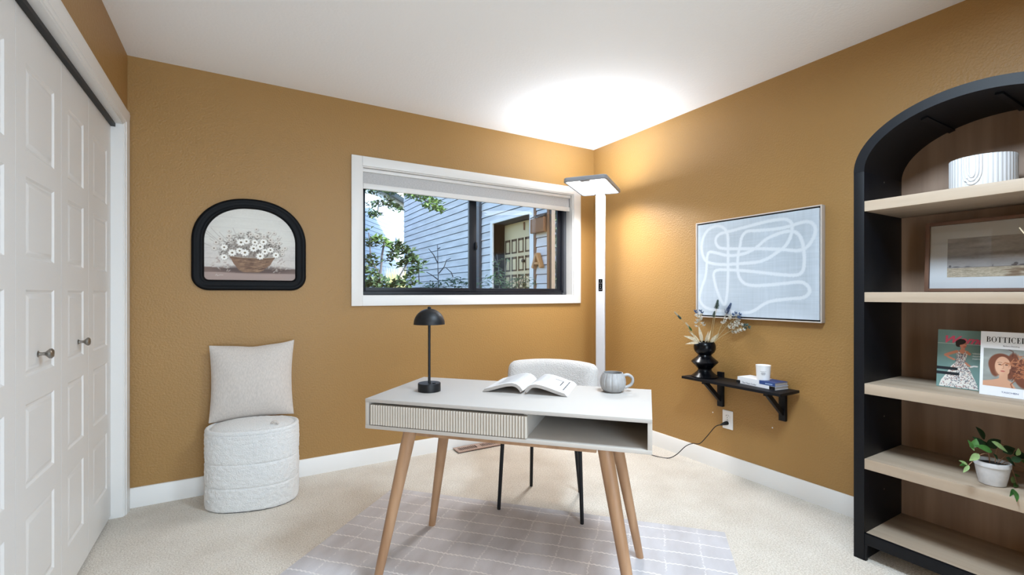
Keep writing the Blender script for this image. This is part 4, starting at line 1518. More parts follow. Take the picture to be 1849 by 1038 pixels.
# ------------------------------------------------------------------ floor register by the baseboard
rgx0, rgx1, rgy0, rgy1 = -1.372, -1.000, -0.128, -0.022
fr_ = empty('floor_register', ((rgx0 + rgx1) / 2, (rgy0 + rgy1) / 2, 0), 0, 'bronze slotted floor register beside the baseboard under the window', 'vent')
hx_, hy_ = (rgx1 - rgx0) / 2, (rgy1 - rgy0) / 2
m = MB()
m.box(-hx_, hx_, -hy_, -hy_ + 0.024, 0.006, 0.014).box(-hx_, hx_, hy_ - 0.024, hy_, 0.006, 0.014)
m.box(-hx_, -hx_ + 0.024, -hy_ + 0.024, hy_ - 0.024, 0.006, 0.014).box(hx_ - 0.024, hx_, -hy_ + 0.024, hy_ - 0.024, 0.006, 0.014)
m.box(-0.020, 0.020, -hy_ + 0.024, hy_ - 0.024, 0.006, 0.014)
m.build('frame', BRONZE, fr_, bevel=0.002)
MB().box(-hx_ + 0.004, hx_ - 0.004, -hy_ + 0.004, hy_ - 0.004, 0.0005, 0.0065).build('damper_box', DARK, fr_)
slat_me = None
for bank in (-1, 1):
    for k in range(9):
        x = bank * 0.020 + bank * (k + 0.9) * (hx_ - 0.044) / 9.6
        if slat_me is None:
            so = MB().box(-0.0028, 0.0028, -hy_ + 0.024, hy_ - 0.024, 0.0066, 0.0125).build('slat', BRONZE, fr_)
            slat_me = so.data
            so.location = (x, 0, 0)
        else:
            so2 = so.copy()
            COL.objects.link(so2)
            so2.parent = fr_
            so2.location = (x, 0, 0)

# ------------------------------------------------------------------ arched bookcase
BX, BYL = -0.407, -2.211
bc = empty('bookcase', (BX, BYL - 0.379, 0), 0, 'tall black arched bookcase with pale oak shelves and oak back panel', 'bookcase')
# local: x 0..0.385 (front to back), y +-0.379, z
HWB, TH, DP = 0.379, 0.040, 0.382
SPR, RISE = 1.685, 0.254
for s in (1, -1):
    a0, a1 = (HWB - TH, HWB) if s > 0 else (-HWB, -HWB + TH)
    MB().box(0, DP, a0, a1, 0.0, SPR).build('side_panel', BLACKW, bc, bevel=0.0012)
ring = []
for k in range(61):
    a = PI * k / 60
    ring.append((math.cos(a), math.sin(a)))
P = [[], [], [], []]
for c, s_ in ring:
    P[0].append((0, HWB * c, SPR + RISE * s_))
    P[1].append((DP, HWB * c, SPR + RISE * s_))
    P[2].append((DP, (HWB - TH) * c, SPR + (RISE - TH) * s_))
    P[3].append((0, (HWB - TH) * c, SPR + (RISE - TH) * s_))
mb = MB().grid(P, cu=True)
for e in (0, -1):
    mb.add([P[q][e] for q in range(4)], [(0, 1, 2, 3)])
mb.build('arch', BLACKW, bc, smooth=25)
bp = [((HWB - 0.002) * c, SPR + (RISE - 0.002) * s_) for c, s_ in ring] + [(-HWB + TH, 0.09), (HWB - TH, 0.09)]
MB().prism(bp, DP - 0.010, DP - 0.002, 'x').build('back_panel', OAKB, bc, smooth=0)
# fold the pieces of the back panel: a visible joint
for z_top, th_ in ((1.556, 0.044), (1.162, 0.042), (0.767, 0.045), (0.441, 0.044)):
    MB().box(0.002, DP - 0.010, -HWB + TH, HWB - TH, z_top - th_, z_top).build('shelf', OAK, bc, bevel=0.0012)
MB().box(0.018, DP - 0.010, -HWB + TH, HWB - TH, 0.090, 0.118).build('shelf', OAK, bc, bevel=0.0012)
MB().box(0.002, 0.018, -HWB + TH, HWB - TH, 0.070, 0.117).build('bottom_rail', BLACKW, bc, bevel=0.0012)
for s in (1, -1):
    MB().prism([(0.002, 0.0), (0.036, 0.0), (0.030, 0.0)], 0, 0.01, 'x') if False else None
    mb = MB().prism([(s * (HWB - TH), 0.0), (s * (HWB - TH - 0.006), 0.0), (s * (HWB - TH - 0.012), 0.070), (s * (HWB - TH), 0.070)], 0.002, 0.018, 'x')
    mb.build('foot_block', BLACKW, bc)
for a in (62, 100, 138):
    c, s_ = math.cos(R_(a)), math.sin(R_(a))
    y, z = (HWB - TH) * c, SPR + (RISE - TH) * s_
    tn = Vector((0, -(HWB - TH) * s_, (RISE - TH) * c)).normalized()
    nn = Vector((0, -tn.z, tn.y)) if Vector((0, -tn.z, tn.y)).z < 0 else Vector((0, tn.z, -tn.y))
    M = Matrix((Vector((1, 0, 0)), tn, nn)).transposed()
    MB().obox((0.22, y + nn.y * 0.004, z + nn.z * 0.004), (0.30, 0.022, 0.008), M).build('cleat', BLACKW, bc)
for zz in (1.66, 0.60, 0.27):
    mb = MB().lathe([(0.0035, 0.0), (0.0035, 0.001), (0.0005, 0.0012)], 12)
    mb.v = [(0.19 + x, HWB - TH - z, zz + y) for x, y, z in mb.v]
    mb.build('peg_hole_cap', METAL, bc)


def bcp(x, y, z):
    return (x, y, z)


# fluted bowl on the top shelf
bo = empty('bowl', (-0.215, -2.574, 1.556), 0, 'white fluted round bowl on the top shelf of the bookcase', 'bowl')


def flutes(a, z):
    return 1 + 0.018 * (abs(math.sin(a * 22)) - 0.5)


mb = MB().lathe([(0.088, 0.0), (0.0955, 0.003), (0.0965, 0.010), (0.0965, 0.128), (0.0955, 0.131)], 352, cap=False, rfun=lambda a, z: flutes(a, z))
mb.lathe([(0.0955, 0.131), (0.090, 0.131), (0.086, 0.020), (0.0005, 0.012)], 88, cap=False)
mb.lathe([(0.0005, 0.0), (0.088, 0.0)], 88, cap=False)
mb.build('bowl_body', WHITEG, bo, smooth=50)
mb = MB()
for k, w_ in enumerate((0.10, 0.19, 0.28)):
    pth = []
    for q in range(13):
        a = PI * q / 12
        aa = PI - 0.06 + (w_) * math.cos(a)
        zz = 0.075 - 0.055 * math.sin(a) * (0.5 + k * 0.25)
        pth.append((aa, zz))
    pth = [(pth[0][0], 0.128)] + pth + [(pth[-1][0], 0.128)]
    mb.tube([(0.0985 * math.cos(a), 0.0985 * math.sin(a), z) for a, z in pth], 0.0028, 8)
mb.build('arc_relief', WHITEG, bo, smooth=60)

# framed landscape print
fp = empty('framed_print', (-0.115, -2.367, 1.1625), 0, 'walnut framed landscape print leaning on the second shelf of the bookcase', 'picture')
lean = math.atan2(0.018, 0.30)
FW, FH, ft = 0.505, 0.302, 0.014
Mf = Matrix(((math.cos(lean) * 0, math.sin(lean), -math.cos(lean), 0), (-1, 0, 0, 0), (0, math.cos(lean), math.sin(lean), 0.0006), (0, 0, 0, 1)))
# columns: print x -> -y (viewer's right); print y -> up and back; print z -> towards the room (-x)


def put(mb, M):
    mb.v = [tuple(M @ Vector(p)) for p in mb.v]
    return mb


for (a0, a1, b0, b1) in ((0, ft, 0, FH), (FW - ft, FW, 0, FH), (ft, FW - ft, 0, ft), (ft, FW - ft, FH - ft, FH)):
    put(MB().box(a0, a1, b0, b1, 0.0, 0.020), Mf).build('frame_rail', WALNUT, fp, bevel=0.001)
put(MB().box(ft, FW - ft, ft, FH - ft, 0.002, 0.006), Mf).build('mat_board', MATB, fp)
LW, LH = 0.345, 0.165
pr = Print(LW, LH, 190, 92, (176, 172, 170))
pr.a += pr.noise(10, 40, 8)[..., None] + pr.noise(7, 18, 4)[..., None] + pr.noise(4, 4, 2)[..., None]
sky = pr.Y > 0.045
band = np.exp(-((pr.Y - 0.085 - 0.02 * pr.X / LW) / 0.009) ** 2)
pr.a -= (band * 22)[..., None]
pr.a[(pr.Y < 0.075)] = pr.a[(pr.Y < 0.075)] * 0.6 + np.array([190, 188, 192]) * 0.4
pr.poly([(0, 0), (LW, 0), (LW, 0.042), (0, 0.040)], (192, 178, 156))
g = pr.Y < 0.040
pr.a[g] += (pr.noise(12, 6, 2)[..., None] + pr.noise(10, 2, 1)[..., None])[g]
for k in range(160):
    x = LW * (0.52 + 0.48 * rg.random() ** 0.8)
    pr.ellipse(x, 0.002 + rg.random() * 0.03, .012, .002, (128, 104, 84), 0.5, 0.05)
pr.line([(0, 0.042), (0.12, 0.041), (LW, 0.044)], 0.002, (116, 110, 112), 0.8)
for x, y, rx, ry in ((.010, .047, .004, .005), (.03, .044, .010, .002), (.065, .044, .008, .0015), (.205, .050, .006, .006), (.20, .045, .008, .004), (.225, .045, .012, .003), (.27, .045, .02, .002), (.14, .045, .001, .004)):
    pr.ellipse(x, y, rx, ry, (92, 88, 90), 0.85)
pr.mesh('landscape_print', Mf @ Matrix.Translation((0.072, 0.062, 0.0066)), PRINTM, fp)
put(MB().add([(ft, ft, 0.011), (FW - ft, ft, 0.011), (FW - ft, FH - ft, 0.011), (ft, FH - ft, 0.011)], [(0, 1, 2, 3)]), Mf).build('picture_glass', PGLASS, fp, smooth=0)

# reed diffuser whose reed leans into the picture's right side
rd = empty('reed_diffuser', (-0.290, -2.800, 1.1625), 0, 'small bottle with pale reeds on the second shelf beside the framed print', 'diffuser')
MB().lathe([(0.030, 0.0), (0.033, 0.003), (0.033, 0.055), (0.014, 0.072), (0.013, 0.090), (0.0005, 0.090)], 28).build('bottle', mat('amber_glass', (70, 44, 26), 0.15), rd)
for k, (tx, ty) in enumerate(((0.010, 0.112), (0.03, 0.05), (-0.02, -0.03))):
    MB().tube([(0, 0, 0.03), (tx, ty, 0.235)], 0.0022, 6).build('reed', CREAM, rd)

# magazine
mg = empty('magazine', (-0.205, -2.430, 0.7675), 0, 'retro magazine with a woman in a floral dress standing on the third shelf', 'magazine')
MW, MH = 0.178, 0.238
ml = math.atan2(0.025, 0.25)
Mm = Matrix(((0, math.sin(ml), -math.cos(ml), 0), (-1, 0, 0, 0), (0, math.cos(ml), math.sin(ml), 0.0006), (0, 0, 0, 1)))
put(MB().box(0, MW, 0, MH, -0.004, 0.0), Mm).build('pages', PAPER, mg)
pr = Print(MW, MH, 150, 200, (118, 150, 146))
pr.a += pr.noise(5, 20, 20)[..., None]
pr.line([(0, 0.181), (MW, 0.1815)], 0.0016, (206, 214, 212))
KX = 0.76
_poly, _line, _ell = pr.poly, pr.line, pr.ellipse
pr.poly = lambda pts, *a, **k: _poly([(x * KX, y) for x, y in pts], *a, **k)
pr.line = lambda pts, *a, **k: _line([(x * KX, y) for x, y in pts], *a, **k)
pr.ellipse = lambda cx, cy, rx, *a, **k: _ell(cx * KX, cy, rx * (0.88 if rx > 0.004 else 1), *a, **k)
skin, dress = (206, 138, 112), (226, 222, 216)
pr.poly([(0.012, 0.003), (0.170, 0.003), (0.165, 0.022), (0.140, 0.070), (0.125, 0.098), (0.112, 0.108), (0.078, 0.106), (0.060, 0.090), (0.040, 0.055), (0.020, 0.028)], dress)
pr.poly([(0.078, 0.104), (0.113, 0.106), (0.120, 0.130), (0.126, 0.152), (0.118, 0.156), (0.108, 0.143), (0.096, 0.143), (0.088, 0.156), (0.078, 0.154), (0.080, 0.130)], dress)
pr.poly([(0.090, 0.155), (0.096, 0.143), (0.108, 0.143), (0.117, 0.155), (0.112, 0.160), (0.111, 0.172), (0.097, 0.172), (0.097, 0.161)], skin)
pr.line([(0.080, 0.150), (0.058, 0.142), (0.036, 0.133)], 0.011, skin)
pr.line([(0.036, 0.133), (0.050, 0.124), (0.070, 0.117)], 0.008, skin)
pr.line([(0.122, 0.150), (0.131, 0.143)], 0.010, skin)
pr.line([(0.118, 0.106), (0.130, 0.097), (0.140, 0.092)], 0.007, skin)
pr.line([(0.138, 0.092), (0.150, 0.096), (0.162, 0.096)], 0.006, (232, 232, 230))
pr.ellipse(0.1055, 0.180, 0.0115, 0.0165, skin)
pr.ellipse(0.0975, 0.191, 0.017, 0.0115, (44, 34, 32), 1, 0.35)
pr.ellipse(0.089, 0.183, 0.0075, 0.014, (44, 34, 32))
pr.line([(0.103, 0.183), (0.107, 0.1835)], 0.0018, (60, 40, 36))
pr.line([(0.111, 0.184), (0.115, 0.184)], 0.0016, (60, 40, 36))
pr.line([(0.107, 0.1715), (0.113, 0.172)], 0.0024, (190, 60, 66))
for k in range(520):
    y = 0.004 + rg.random() * 0.150
    hw_ = 0.020 + 0.062 * max(0, (0.105 - y) / 0.10)
    x = 0.098 + rg.uniform(-1, 1) * hw_
    i, j = int(y / MH * 200), int(x * KX / MW * 150)
    if 0 <= i < 200 and 0 <= j < 150 and pr.a[i, j].min() > 205:
        pr.ellipse(x, y, .0022, .0014, [(84, 84, 92), (150, 96, 92), (60, 66, 84)][k % 3], .85, rg.uniform(0, 3))
pr.poly([(0, 0.073), (0.086, 0.073), (0.086, 0.085), (0, 0.085)], (34, 38, 44))
pr.poly([(0, 0.052), (0.094, 0.052), (0.094, 0.064), (0, 0.064)], (34, 38, 44))
for k in range(3):
    pr.line([(0.146, 0.146 - k * 0.0105), (0.172, 0.1465 - k * 0.0105)], 0.0042, (214, 220, 220), .8, rough=.0012)
pr.mesh('cover_print', Mm @ Matrix.Translation((0, 0, 0.0004)), PRINTM, mg)
text_obj('cover_title', 'Woman', 0.040, PINK, mg, Mm @ Matrix.Translation((0.014, 0.1855, 0.0010)), 0.0001, shear=0.4, xs=1.15, offset=0.0013)
# redraw the head over the title, as on the cover
pr2 = Print(0.042, 0.040, 36, 36, (118, 150, 146))
pr2.ellipse(0.0255, 0.012, 0.0115, 0.0165, skin)
pr2.ellipse(0.0175, 0.023, 0.017, 0.0115, (44, 34, 32), 1, 0.35)
pr2.ellipse(0.009, 0.015, 0.0075, 0.014, (44, 34, 32))
pr2.line([(0.023, 0.015), (0.027, 0.0155)], 0.0018, (60, 40, 36))
pr2.line([(0.031, 0.016), (0.034, 0.016)], 0.0016, (60, 40, 36))
pr2.line([(0.027, 0.0035), (0.033, 0.004)], 0.0024, (190, 60, 66))


def keep_head(X, Y):
    e1_ = ((X - .0255) / .0115) ** 2 + ((Y - .012) / .0165) ** 2 < 1
    c, s = math.cos(.35), math.sin(.35)
    u, v = (X - .0175) * c + (Y - .023) * s, -(X - .0175) * s + (Y - .023) * c
    return e1_ | ((u / .017) ** 2 + (v / .0115) ** 2 < 1) | (((X - .009) / .0075) ** 2 + ((Y - .015) / .014) ** 2 < 1)


pr2.mesh('head_print', Mm @ Matrix.Translation((0.1055 * 0.76 - 0.0255, 0.168, 0.0016)), PRINTM, mg, keep_head)
text_obj('cover_line', 'THE FASHION ISSUE', 0.0075, PAPER, mg, Mm @ Matrix.Translation((0.008, 0.0765, 0.0008)), 0.0001) if False else None

# art book
ab = empty('art_book', (-0.268, -2.578, 0.7675), 0, 'white art book with a painted portrait cover in front of the magazine', 'book')
AW, AH = 0.166, 0.243
al = math.atan2(0.022, 0.25)
Ma = Matrix(((0, math.sin(al), -math.cos(al), 0), (-1, 0, 0, 0), (0, math.cos(al), math.sin(al), 0.0006), (0, 0, 0, 1)))
put(MB().box(0.001, AW - 0.003, 0.002, AH - 0.002, -0.0105, -0.0015), Ma).build('pages', PAPER, ab)
c = MB().box(0, AW, 0, AH, -0.0015, 0.0).box(0, AW, 0, AH, -0.012, -0.0105).box(0, 0.002, 0, AH, -0.0105, -0.0015)
put(c, Ma).build('cover', WHITEB, ab)
QW, QH = 0.182, 0.143
pr = Print(QW, QH, 150, 120, (146, 150, 146))
pr.a += pr.noise(8, 20, 8)[..., None]
# a generic portrait stand-in in the cover's colours
skin2, hair = (200, 154, 126), (112, 66, 48)
for x, y, rx, ry, ro in ((0.060, 0.085, 0.042, 0.040, 0.0), (0.040, 0.072, 0.018, 0.034, 0.1), (0.095, 0.080, 0.022, 0.050, -0.15), (0.125, 0.085, 0.04, 0.022, 0.5), (0.150, 0.060, 0.03, 0.03, 0), (0.12, 0.04, 0.018, 0.04, 0.5)):
    pr.ellipse(x, y, rx, ry, hair, 1, ro, soft=0.004)
pr.poly([(0, 0), (0.110, 0), (0.095, 0.022), (0.082, 0.030), (0.082, 0.05), (0.056, 0.05), (0.054, 0.032), (0.030, 0.024), (0, 0.018)], skin2)
pr.ellipse(0.066, 0.078, 0.026, 0.036, skin2, 1, 0.05)
pr.ellipse(0.056, 0.070, 0.014, 0.024, (216, 174, 146), .6, soft=.012)
for x in (0.056, 0.078):
    pr.ellipse(x, 0.084, .0052, .0022, (92, 66, 54))
    pr.line([(x - .007, .0905), (x, .0925), (x + .007, .091)], .0016, (110, 72, 54))
pr.line([(0.067, 0.086), (0.069, 0.071), (0.064, 0.069)], .002, (168, 118, 94))
pr.ellipse(0.066, 0.060, .0075, .0026, (174, 92, 84))
for k in range(70):
    a0 = rg.uniform(0, 2 * PI)
    x, y = 0.115 + rg.normal(0, .035), 0.07 + rg.normal(0, .03)
    if x > 0.090:
        pr.line([(x, y), (x + .018 * math.cos(a0), y + .018 * math.sin(a0)), (x + .03 * math.cos(a0 + .6), y + .03 * math.sin(a0 + .6))], .003, [(160, 98, 66), (84, 48, 38), (182, 122, 88)][k % 3], .75)
pr.mesh('cover_print', Ma @ Matrix.Translation((0.009, 0.036, 0.0005)) @ Matrix.Diagonal((0.81, 1, 1, 1)), PRINTM, ab)


def serif_word(word, h, gap, M, parent, name, m):
    """roman capitals with thick stems, hairlines and small serifs, as flat shapes"""
    x = 0.0
    mb = MB()
    T, t = h * 0.19, h * 0.055

    def rect(a, b, c, d):
        mb.add([(a, c, 0), (b, c, 0), (b, d, 0), (a, d, 0)], [(0, 1, 2, 3)])

    def arc(cx2, cy2, rx, ry, a0, a1, tmax, tmin, n=18):
        po, pi_ = [], []
        for k in range(n + 1):
            a = a0 + (a1 - a0) * k / n
            th = tmin + (tmax - tmin) * abs(math.cos(a)) ** 1.5
            po.append((cx2 + rx * math.cos(a), cy2 + ry * math.sin(a), 0))
            pi_.append((cx2 + (rx - th) * math.cos(a), cy2 + (ry - tmin - (th - tmin) * 0.0) * math.sin(a), 0))
        mb.grid([po, pi_])
    for chh_ in word:
        if chh_ == 'B':
            rect(x + t, x + t + T, 0, h)
            rect(x, x + 0.4 * h, 0, t)
            rect(x, x + 0.4 * h, h - t, h)
            rect(x + t, x + 0.42 * h, h * .52, h * .52 + t)
            arc(x + .36 * h, h * .755, .27 * h, h * .245, -PI / 2, PI / 2, T, t)
            arc(x + .38 * h, h * .27, .31 * h, h * .27, -PI / 2, PI / 2, T, t)
            x += .70 * h
        elif chh_ == 'O':
            arc(x + .44 * h, h / 2, .44 * h, h * .52, 0, 2 * PI, T, t, 30)
            x += .88 * h
        elif chh_ == 'C':
            arc(x + .42 * h, h / 2, .42 * h, h * .52, 0.75, 2 * PI - 0.75, T, t, 26)
            rect(x + .70 * h, x + .74 * h, h * .68, h * .98)
            x += .78 * h
        elif chh_ == 'T':
            rect(x + .28 * h, x + .28 * h + T, 0, h)
            rect(x, x + .76 * h, h - t, h)
            rect(x, x + t, h * .72, h)
            rect(x + .76 * h - t, x + .76 * h, h * .72, h)
            rect(x + .18 * h, x + .58 * h, 0, t)
            x += .76 * h
        elif chh_ == 'I':
            rect(x + .08 * h, x + .08 * h + T, 0, h)
            rect(x, x + .36 * h, 0, t)
            rect(x, x + .36 * h, h - t, h)
            x += .36 * h
        elif chh_ in 'EL':
            rect(x + .08 * h, x + .08 * h + T, 0, h)
            rect(x, x + .62 * h, 0, t)
            rect(x + .62 * h - t, x + .62 * h, 0, h * .28)
            if chh_ == 'E':
                rect(x, x + .60 * h, h - t, h)
                rect(x + .60 * h - t, x + .60 * h, h * .74, h)
                rect(x + .2 * h, x + .46 * h, h * .5, h * .5 + t)
                rect(x + .46 * h - t, x + .46 * h, h * .38, h * .66)
            else:
                rect(x, x + .36 * h, h - t, h)
            x += .62 * h
        x += gap
    put(mb, M)
    return mb.build(name, m, parent, smooth=0)


serif_word('BOTTICELLI', 0.0205, 0.0026, Ma @ Matrix.Translation((0.0165, 0.203, 0.0006)) @ Matrix.Diagonal((0.79, 1, 1, 1)), ab, 'title_lettering', BLACKM)
text_obj('subtitle_lettering', 'Barbara Deimling', 0.0062, INK, ab, Ma @ Matrix.Translation((0.083, 0.1885, 0.0006)), 0.0001, align='CENTER')
text_obj('publisher_lettering', 'TASCHEN', 0.0080, BLUEB, ab, Ma @ Matrix.Translation((0.083, 0.0145, 0.0006)), 0.0001, xs=1.3, align='CENTER')

# potted plant
PP = Vector((-0.300, -2.622, 0.4415))
pt = empty('potted_plant', PP, 0, 'small trailing green plant in a white pot on the fourth shelf', 'plant')
prof = [(0.034, 0.0), (0.037, 0.002), (0.0425, 0.030), (0.0475, 0.060), (0.049, 0.068), (0.051, 0.070), (0.0515, 0.083), (0.050, 0.086), (0.046, 0.086), (0.0445, 0.070), (0.037, 0.030), (0.0005, 0.02)]
MB().lathe(prof, 48).build('pot', POTW, pt, smooth=40)
MB().lathe([(0.0452, 0.070), (0.0445, 0.074), (0.022, 0.078), (0.0005, 0.079)], 30).build('soil', SOIL, pt)
stems = [((-0.010, 0.0), (-0.040, 0.118), (-0.090, 0.122), (-0.139, 0.088), -0.05), ((-0.008, 0.0), (-0.03, 0.13), (-0.075, 0.138), (-0.105, 0.150), -0.02), ((0.0, 0.01), (-0.005, 0.12), (-0.02, 0.15), (-0.03, 0.165), 0.02), ((0.01, 0.0), (0.02, 0.12), (0.04, 0.145), (0.06, 0.140), 0.01), ((0.015, 0.0), (0.05, 0.115), (0.08, 0.110), (0.105, 0.095), -0.02), ((0.012, -0.01), (0.048, 0.085), (0.062, 0.045), (0.072, 0.004), -0.02), ((0.014, 0.0), (0.066, 0.080), (0.092, 0.050), (0.100, 0.020), -0.05)]
for s0, s1, s2, s3, dep in stems:
    mid = (s1[0] + s2[0]) / 2
    path = spline([RV * s0[0] + FV * s0[1] + Vector((0, 0, 0.072)), RV * s1[0] + FV * dep * 0.5 + Vector((0, 0, s1[1])), RV * s2[0] + FV * dep * 0.85 + Vector((0, 0, s2[1])), RV * s3[0] + FV * dep + Vector((0, 0, s3[1]))], 6)
    MB().tube(path, 0.0014, 6).build('stem', STEMB, pt)
# leaves: base (lat,z) tip (lat,z) depth width mat normal-tilt
lv = [(-0.139, 0.088, -0.168, 0.104, -.05, .012, 'L'), (-0.139, 0.088, -0.160, 0.066, -.055, .012, 'L'), (-0.140, 0.089, -0.163, 0.086, -.045, .011, 'G'),
      (-0.098, 0.128, -0.130, 0.107, -.05, .021, 'L'), (-0.100, 0.140, -0.117, 0.170, -.03, .015, 'G'), (-0.090, 0.142, -0.080, 0.172, -.02, .022, 'G'), (-0.095, 0.135, -0.112, 0.150, -.03, .018, 'L'),
      (-0.030, 0.130, -0.083, 0.152, -.03, .026, 'G'), (-0.020, 0.132, -0.064, 0.172, 0.0, .028, 'D'), (-0.010, 0.160, -0.034, 0.203, 0.02, .030, 'D'), (-0.052, 0.174, 0.004, 0.140, -.05, .020, 'L'),
      (-0.010, 0.118, 0.022, 0.090, -.06, .026, 'D'), (0.0, 0.132, 0.050, 0.156, 0.02, .034, 'D'), (0.010, 0.128, 0.046, 0.136, -.03, .026, 'D'), (0.035, 0.128, 0.084, 0.133, 0.0, .024, 'D'),
      (0.030, 0.125, 0.034, 0.150, -.06, .02, 'L'), (0.050, 0.118, 0.062, 0.078, -.085, .026, 'G'), (0.060, 0.115, 0.110, 0.112, -.02, .030, 'D'), (0.066, 0.100, 0.122, 0.074, -.04, .026, 'G'),
      (0.048, 0.090, 0.050, 0.048, -.09, .022, 'D'), (0.056, 0.088, 0.062, 0.052, -.075, .022, 'D'), (0.078, 0.070, 0.106, 0.032, -.06, .014, 'L'), (0.080, 0.034, 0.104, 0.028, -.06, .010, 'G'),
      (0.074, 0.002, 0.080, 0.026, -.085, .014, 'L'), (0.080, -0.010, 0.100, 0.002, -.09, .014, 'G'), (0.078, -0.020, 0.072, -0.042, -.088, .010, 'G'), (0.080, -0.020, 0.098, -0.058, -.092, .017, 'G'),
      (-0.030, 0.105, -0.045, 0.128, -.05, .02, 'D'), (0.02, 0.11, -0.005, 0.15, 0.03, .03, 'D'), (0.0, 0.11, 0.03, 0.12, -.07, .022, 'D')]
lm = {'L': LEAFL, 'G': LEAFG, 'D': LEAFD}
def rest(p, lift):
    # a trailing piece comes to lie on the shelf board instead of passing through it
    if p.z < lift:
        q = PP + p
        e = Vector((-2.742, -3.207, 1.156))
        k2 = (e.z - PP.z - lift) / (e.z - q.z)
        return e + (q - e) * k2 - PP
    return p


for k, (a0, z0, a1, z1, dep, W, c) in enumerate(lv):
    low = z1 < 0.03
    a = rest(RV * a0 + FV * (0 if low else dep * 0.95) + Vector((0, 0, z0)), 0.008)
    b_ = rest(RV * a1 + FV * (0 if low else dep) + Vector((0, 0, z1)), 0.005)
    d = b_ - a
    vs, fs = leaf_vf(d.length * 1.12, W * 1.08, 0.08, 0.25, 6)
    M = frame_from(d, -FV * 0.75 + Vector((0, 0, 0.65)) + RV * rv.uniform(-.3, .3))
    lo = MB().add([a + M @ v for v in vs], fs).build('leaf', lm[c], pt, smooth=80)

# ------------------------------------------------------------------ outside
struct('ground', MB().box(-14, 16, 0.14, 40, -0.30, -0.05), GROUND, 'garden ground outside the window', smooth=0)

# blue-grey wing with clapboards, porch recess and entry door
XB = 1.54
wing = empty('neighbour_wing', (XB, 2.86, -0.05), 0, 'blue-grey clapboard house wing seen through the window', 'building')
W0 = Vector((XB, 2.86, -0.05))
Y0, Y1 = 2.86, 10.446
oy0, oy1, ozt = 3.36, 4.79, 2.518


def wr(mb):
    mb.v = [tuple(Vector(p) - W0) for p in mb.v]
    return mb


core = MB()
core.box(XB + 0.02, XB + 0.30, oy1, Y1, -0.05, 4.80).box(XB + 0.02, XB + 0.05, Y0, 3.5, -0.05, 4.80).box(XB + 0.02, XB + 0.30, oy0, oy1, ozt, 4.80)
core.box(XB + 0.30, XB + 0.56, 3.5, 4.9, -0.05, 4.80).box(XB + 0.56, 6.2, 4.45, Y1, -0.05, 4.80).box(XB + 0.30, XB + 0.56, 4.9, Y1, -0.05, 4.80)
wr(core).build('wall_core', mat('lap_shadow_core', (64, 76, 96), 0.9), wing, smooth=0)  # dark core colour paints the shadow lines under the board laps
roof = MB().prism([(1.30, 4.80), (3.00, 5.70), (4.78, 5.50), (6.35, 4.86), (6.35, 4.78), (1.30, 4.70)], Y0 - 0.3, Y1, 'y')  # out of view; slopes shaped to cast the shadow edge on the white house
wr(roof).build('roof', ROOFX, wing, smooth=0)
k = 0
zb_ = 3.296 + 0.1515 * 9
while zb_ > 0.0:
    zlo = zb_
    zhi = zb_ + 0.1385  # stops short of the next board so the dark core shows

    def board(ya, yb):
        poly = [(XB + 0.021, zlo), (XB - 0.003, zlo), (XB + 0.010, zhi), (XB + 0.021, zhi)]
        mb = MB().prism(poly, ya, yb, 'y')
        wr(mb).build('clapboard', BLUES, wing, smooth=0)
    if zlo > ozt + 0.02:
        board(Y0, Y1)
    elif zlo > 0.9:
        board(oy1 + 0.09, Y1)
        board(Y0, oy0 - 0.10)
    zb_ -= 0.1515
tb = MB()
wr(MB().box(XB - 0.012, XB + 0.30, oy1, oy1 + 0.09, 0, ozt + 0.06)).build('opening_trim', TRIMX, wing)
wr(MB().box(XB - 0.012, XB + 0.02, oy0 - 0.035, oy0 + 0.085, 0, ozt + 0.06)).build('opening_trim', TRIMX, wing)
wr(MB().box(XB - 0.012, XB + 0.02, oy0 + 0.085, oy1, ozt, ozt + 0.06)).build('opening_trim', TRIMX, wing)
wr(MB().box(XB - 0.006, XB + 0.02, oy0 - 0.102, oy0 - 0.035, 0, 4.2)).build('shaded_trim_strip', BROWNX, wing)  # brown trim; its dark tone also paints the shaded strip beside the opening
wr(MB().box(XB + 0.02, XB + 0.32, oy0, oy1, -0.05, 0.45)).build('porch_step', ROOFX, wing)
# downspouts
wr(MB().box(XB - 0.05, XB, Y0 - 0.115, Y0 - 0.06, 0, 4.4).box(XB - 0.06, XB - 0.005, Y0 - 0.06, Y0 - 0.002, 0, 4.4, 1).box(XB - 0.004, XB + 0.058, Y0 - 0.06, Y0 - 0.002, 0, 4.4, 0)).build('downspout', [TANX, BROWNX], wing, label='brown downspout at the near corner')
wr(MB().box(XB - 0.06, XB, 5.27, 5.43, 0, 4.4)).build('downspout', GREYF, wing, label='dark downspout left of the porch')
# door
XD = XB + 0.27
do = wr(MB().box(XD, XD + 0.03, 3.80, 4.79, 0.45, 2.50)).build('entry_door', DOORX, wing, label='cream panelled entry door in the porch recess')
for r in range(5):
    for c in range(4):
        ya, za = 3.835 + c * 0.245, 0.57 + r * 0.338
        m = MB()
        y0_, y1_, z0_, z1_ = ya, ya + 0.195, za, za + 0.275
        for (q0, q1, q2, q3) in ((y0_, y1_, z0_, z0_ + .03), (y0_, y1_, z1_ - .045, z1_), (y0_, y0_ + .03, z0_, z1_), (y1_ - .055, y1_, z0_, z1_)):  # dark border strips, wider along the top and one side
            m.box(XD - 0.004, XD, q0, q1, q2, q3)
        m.box(XD - 0.010, XD, y0_ + .03, y1_ - .055, z0_ + .03, z1_ - .045, 1)
        wr(m).build('door_panel', [DOORS, DOORX], do, smooth=0)
kn = MB().lathe([(0.022, 0), (0.022, 0.12), (0.03, 0.13), (0.0005, 0.15)], 12)
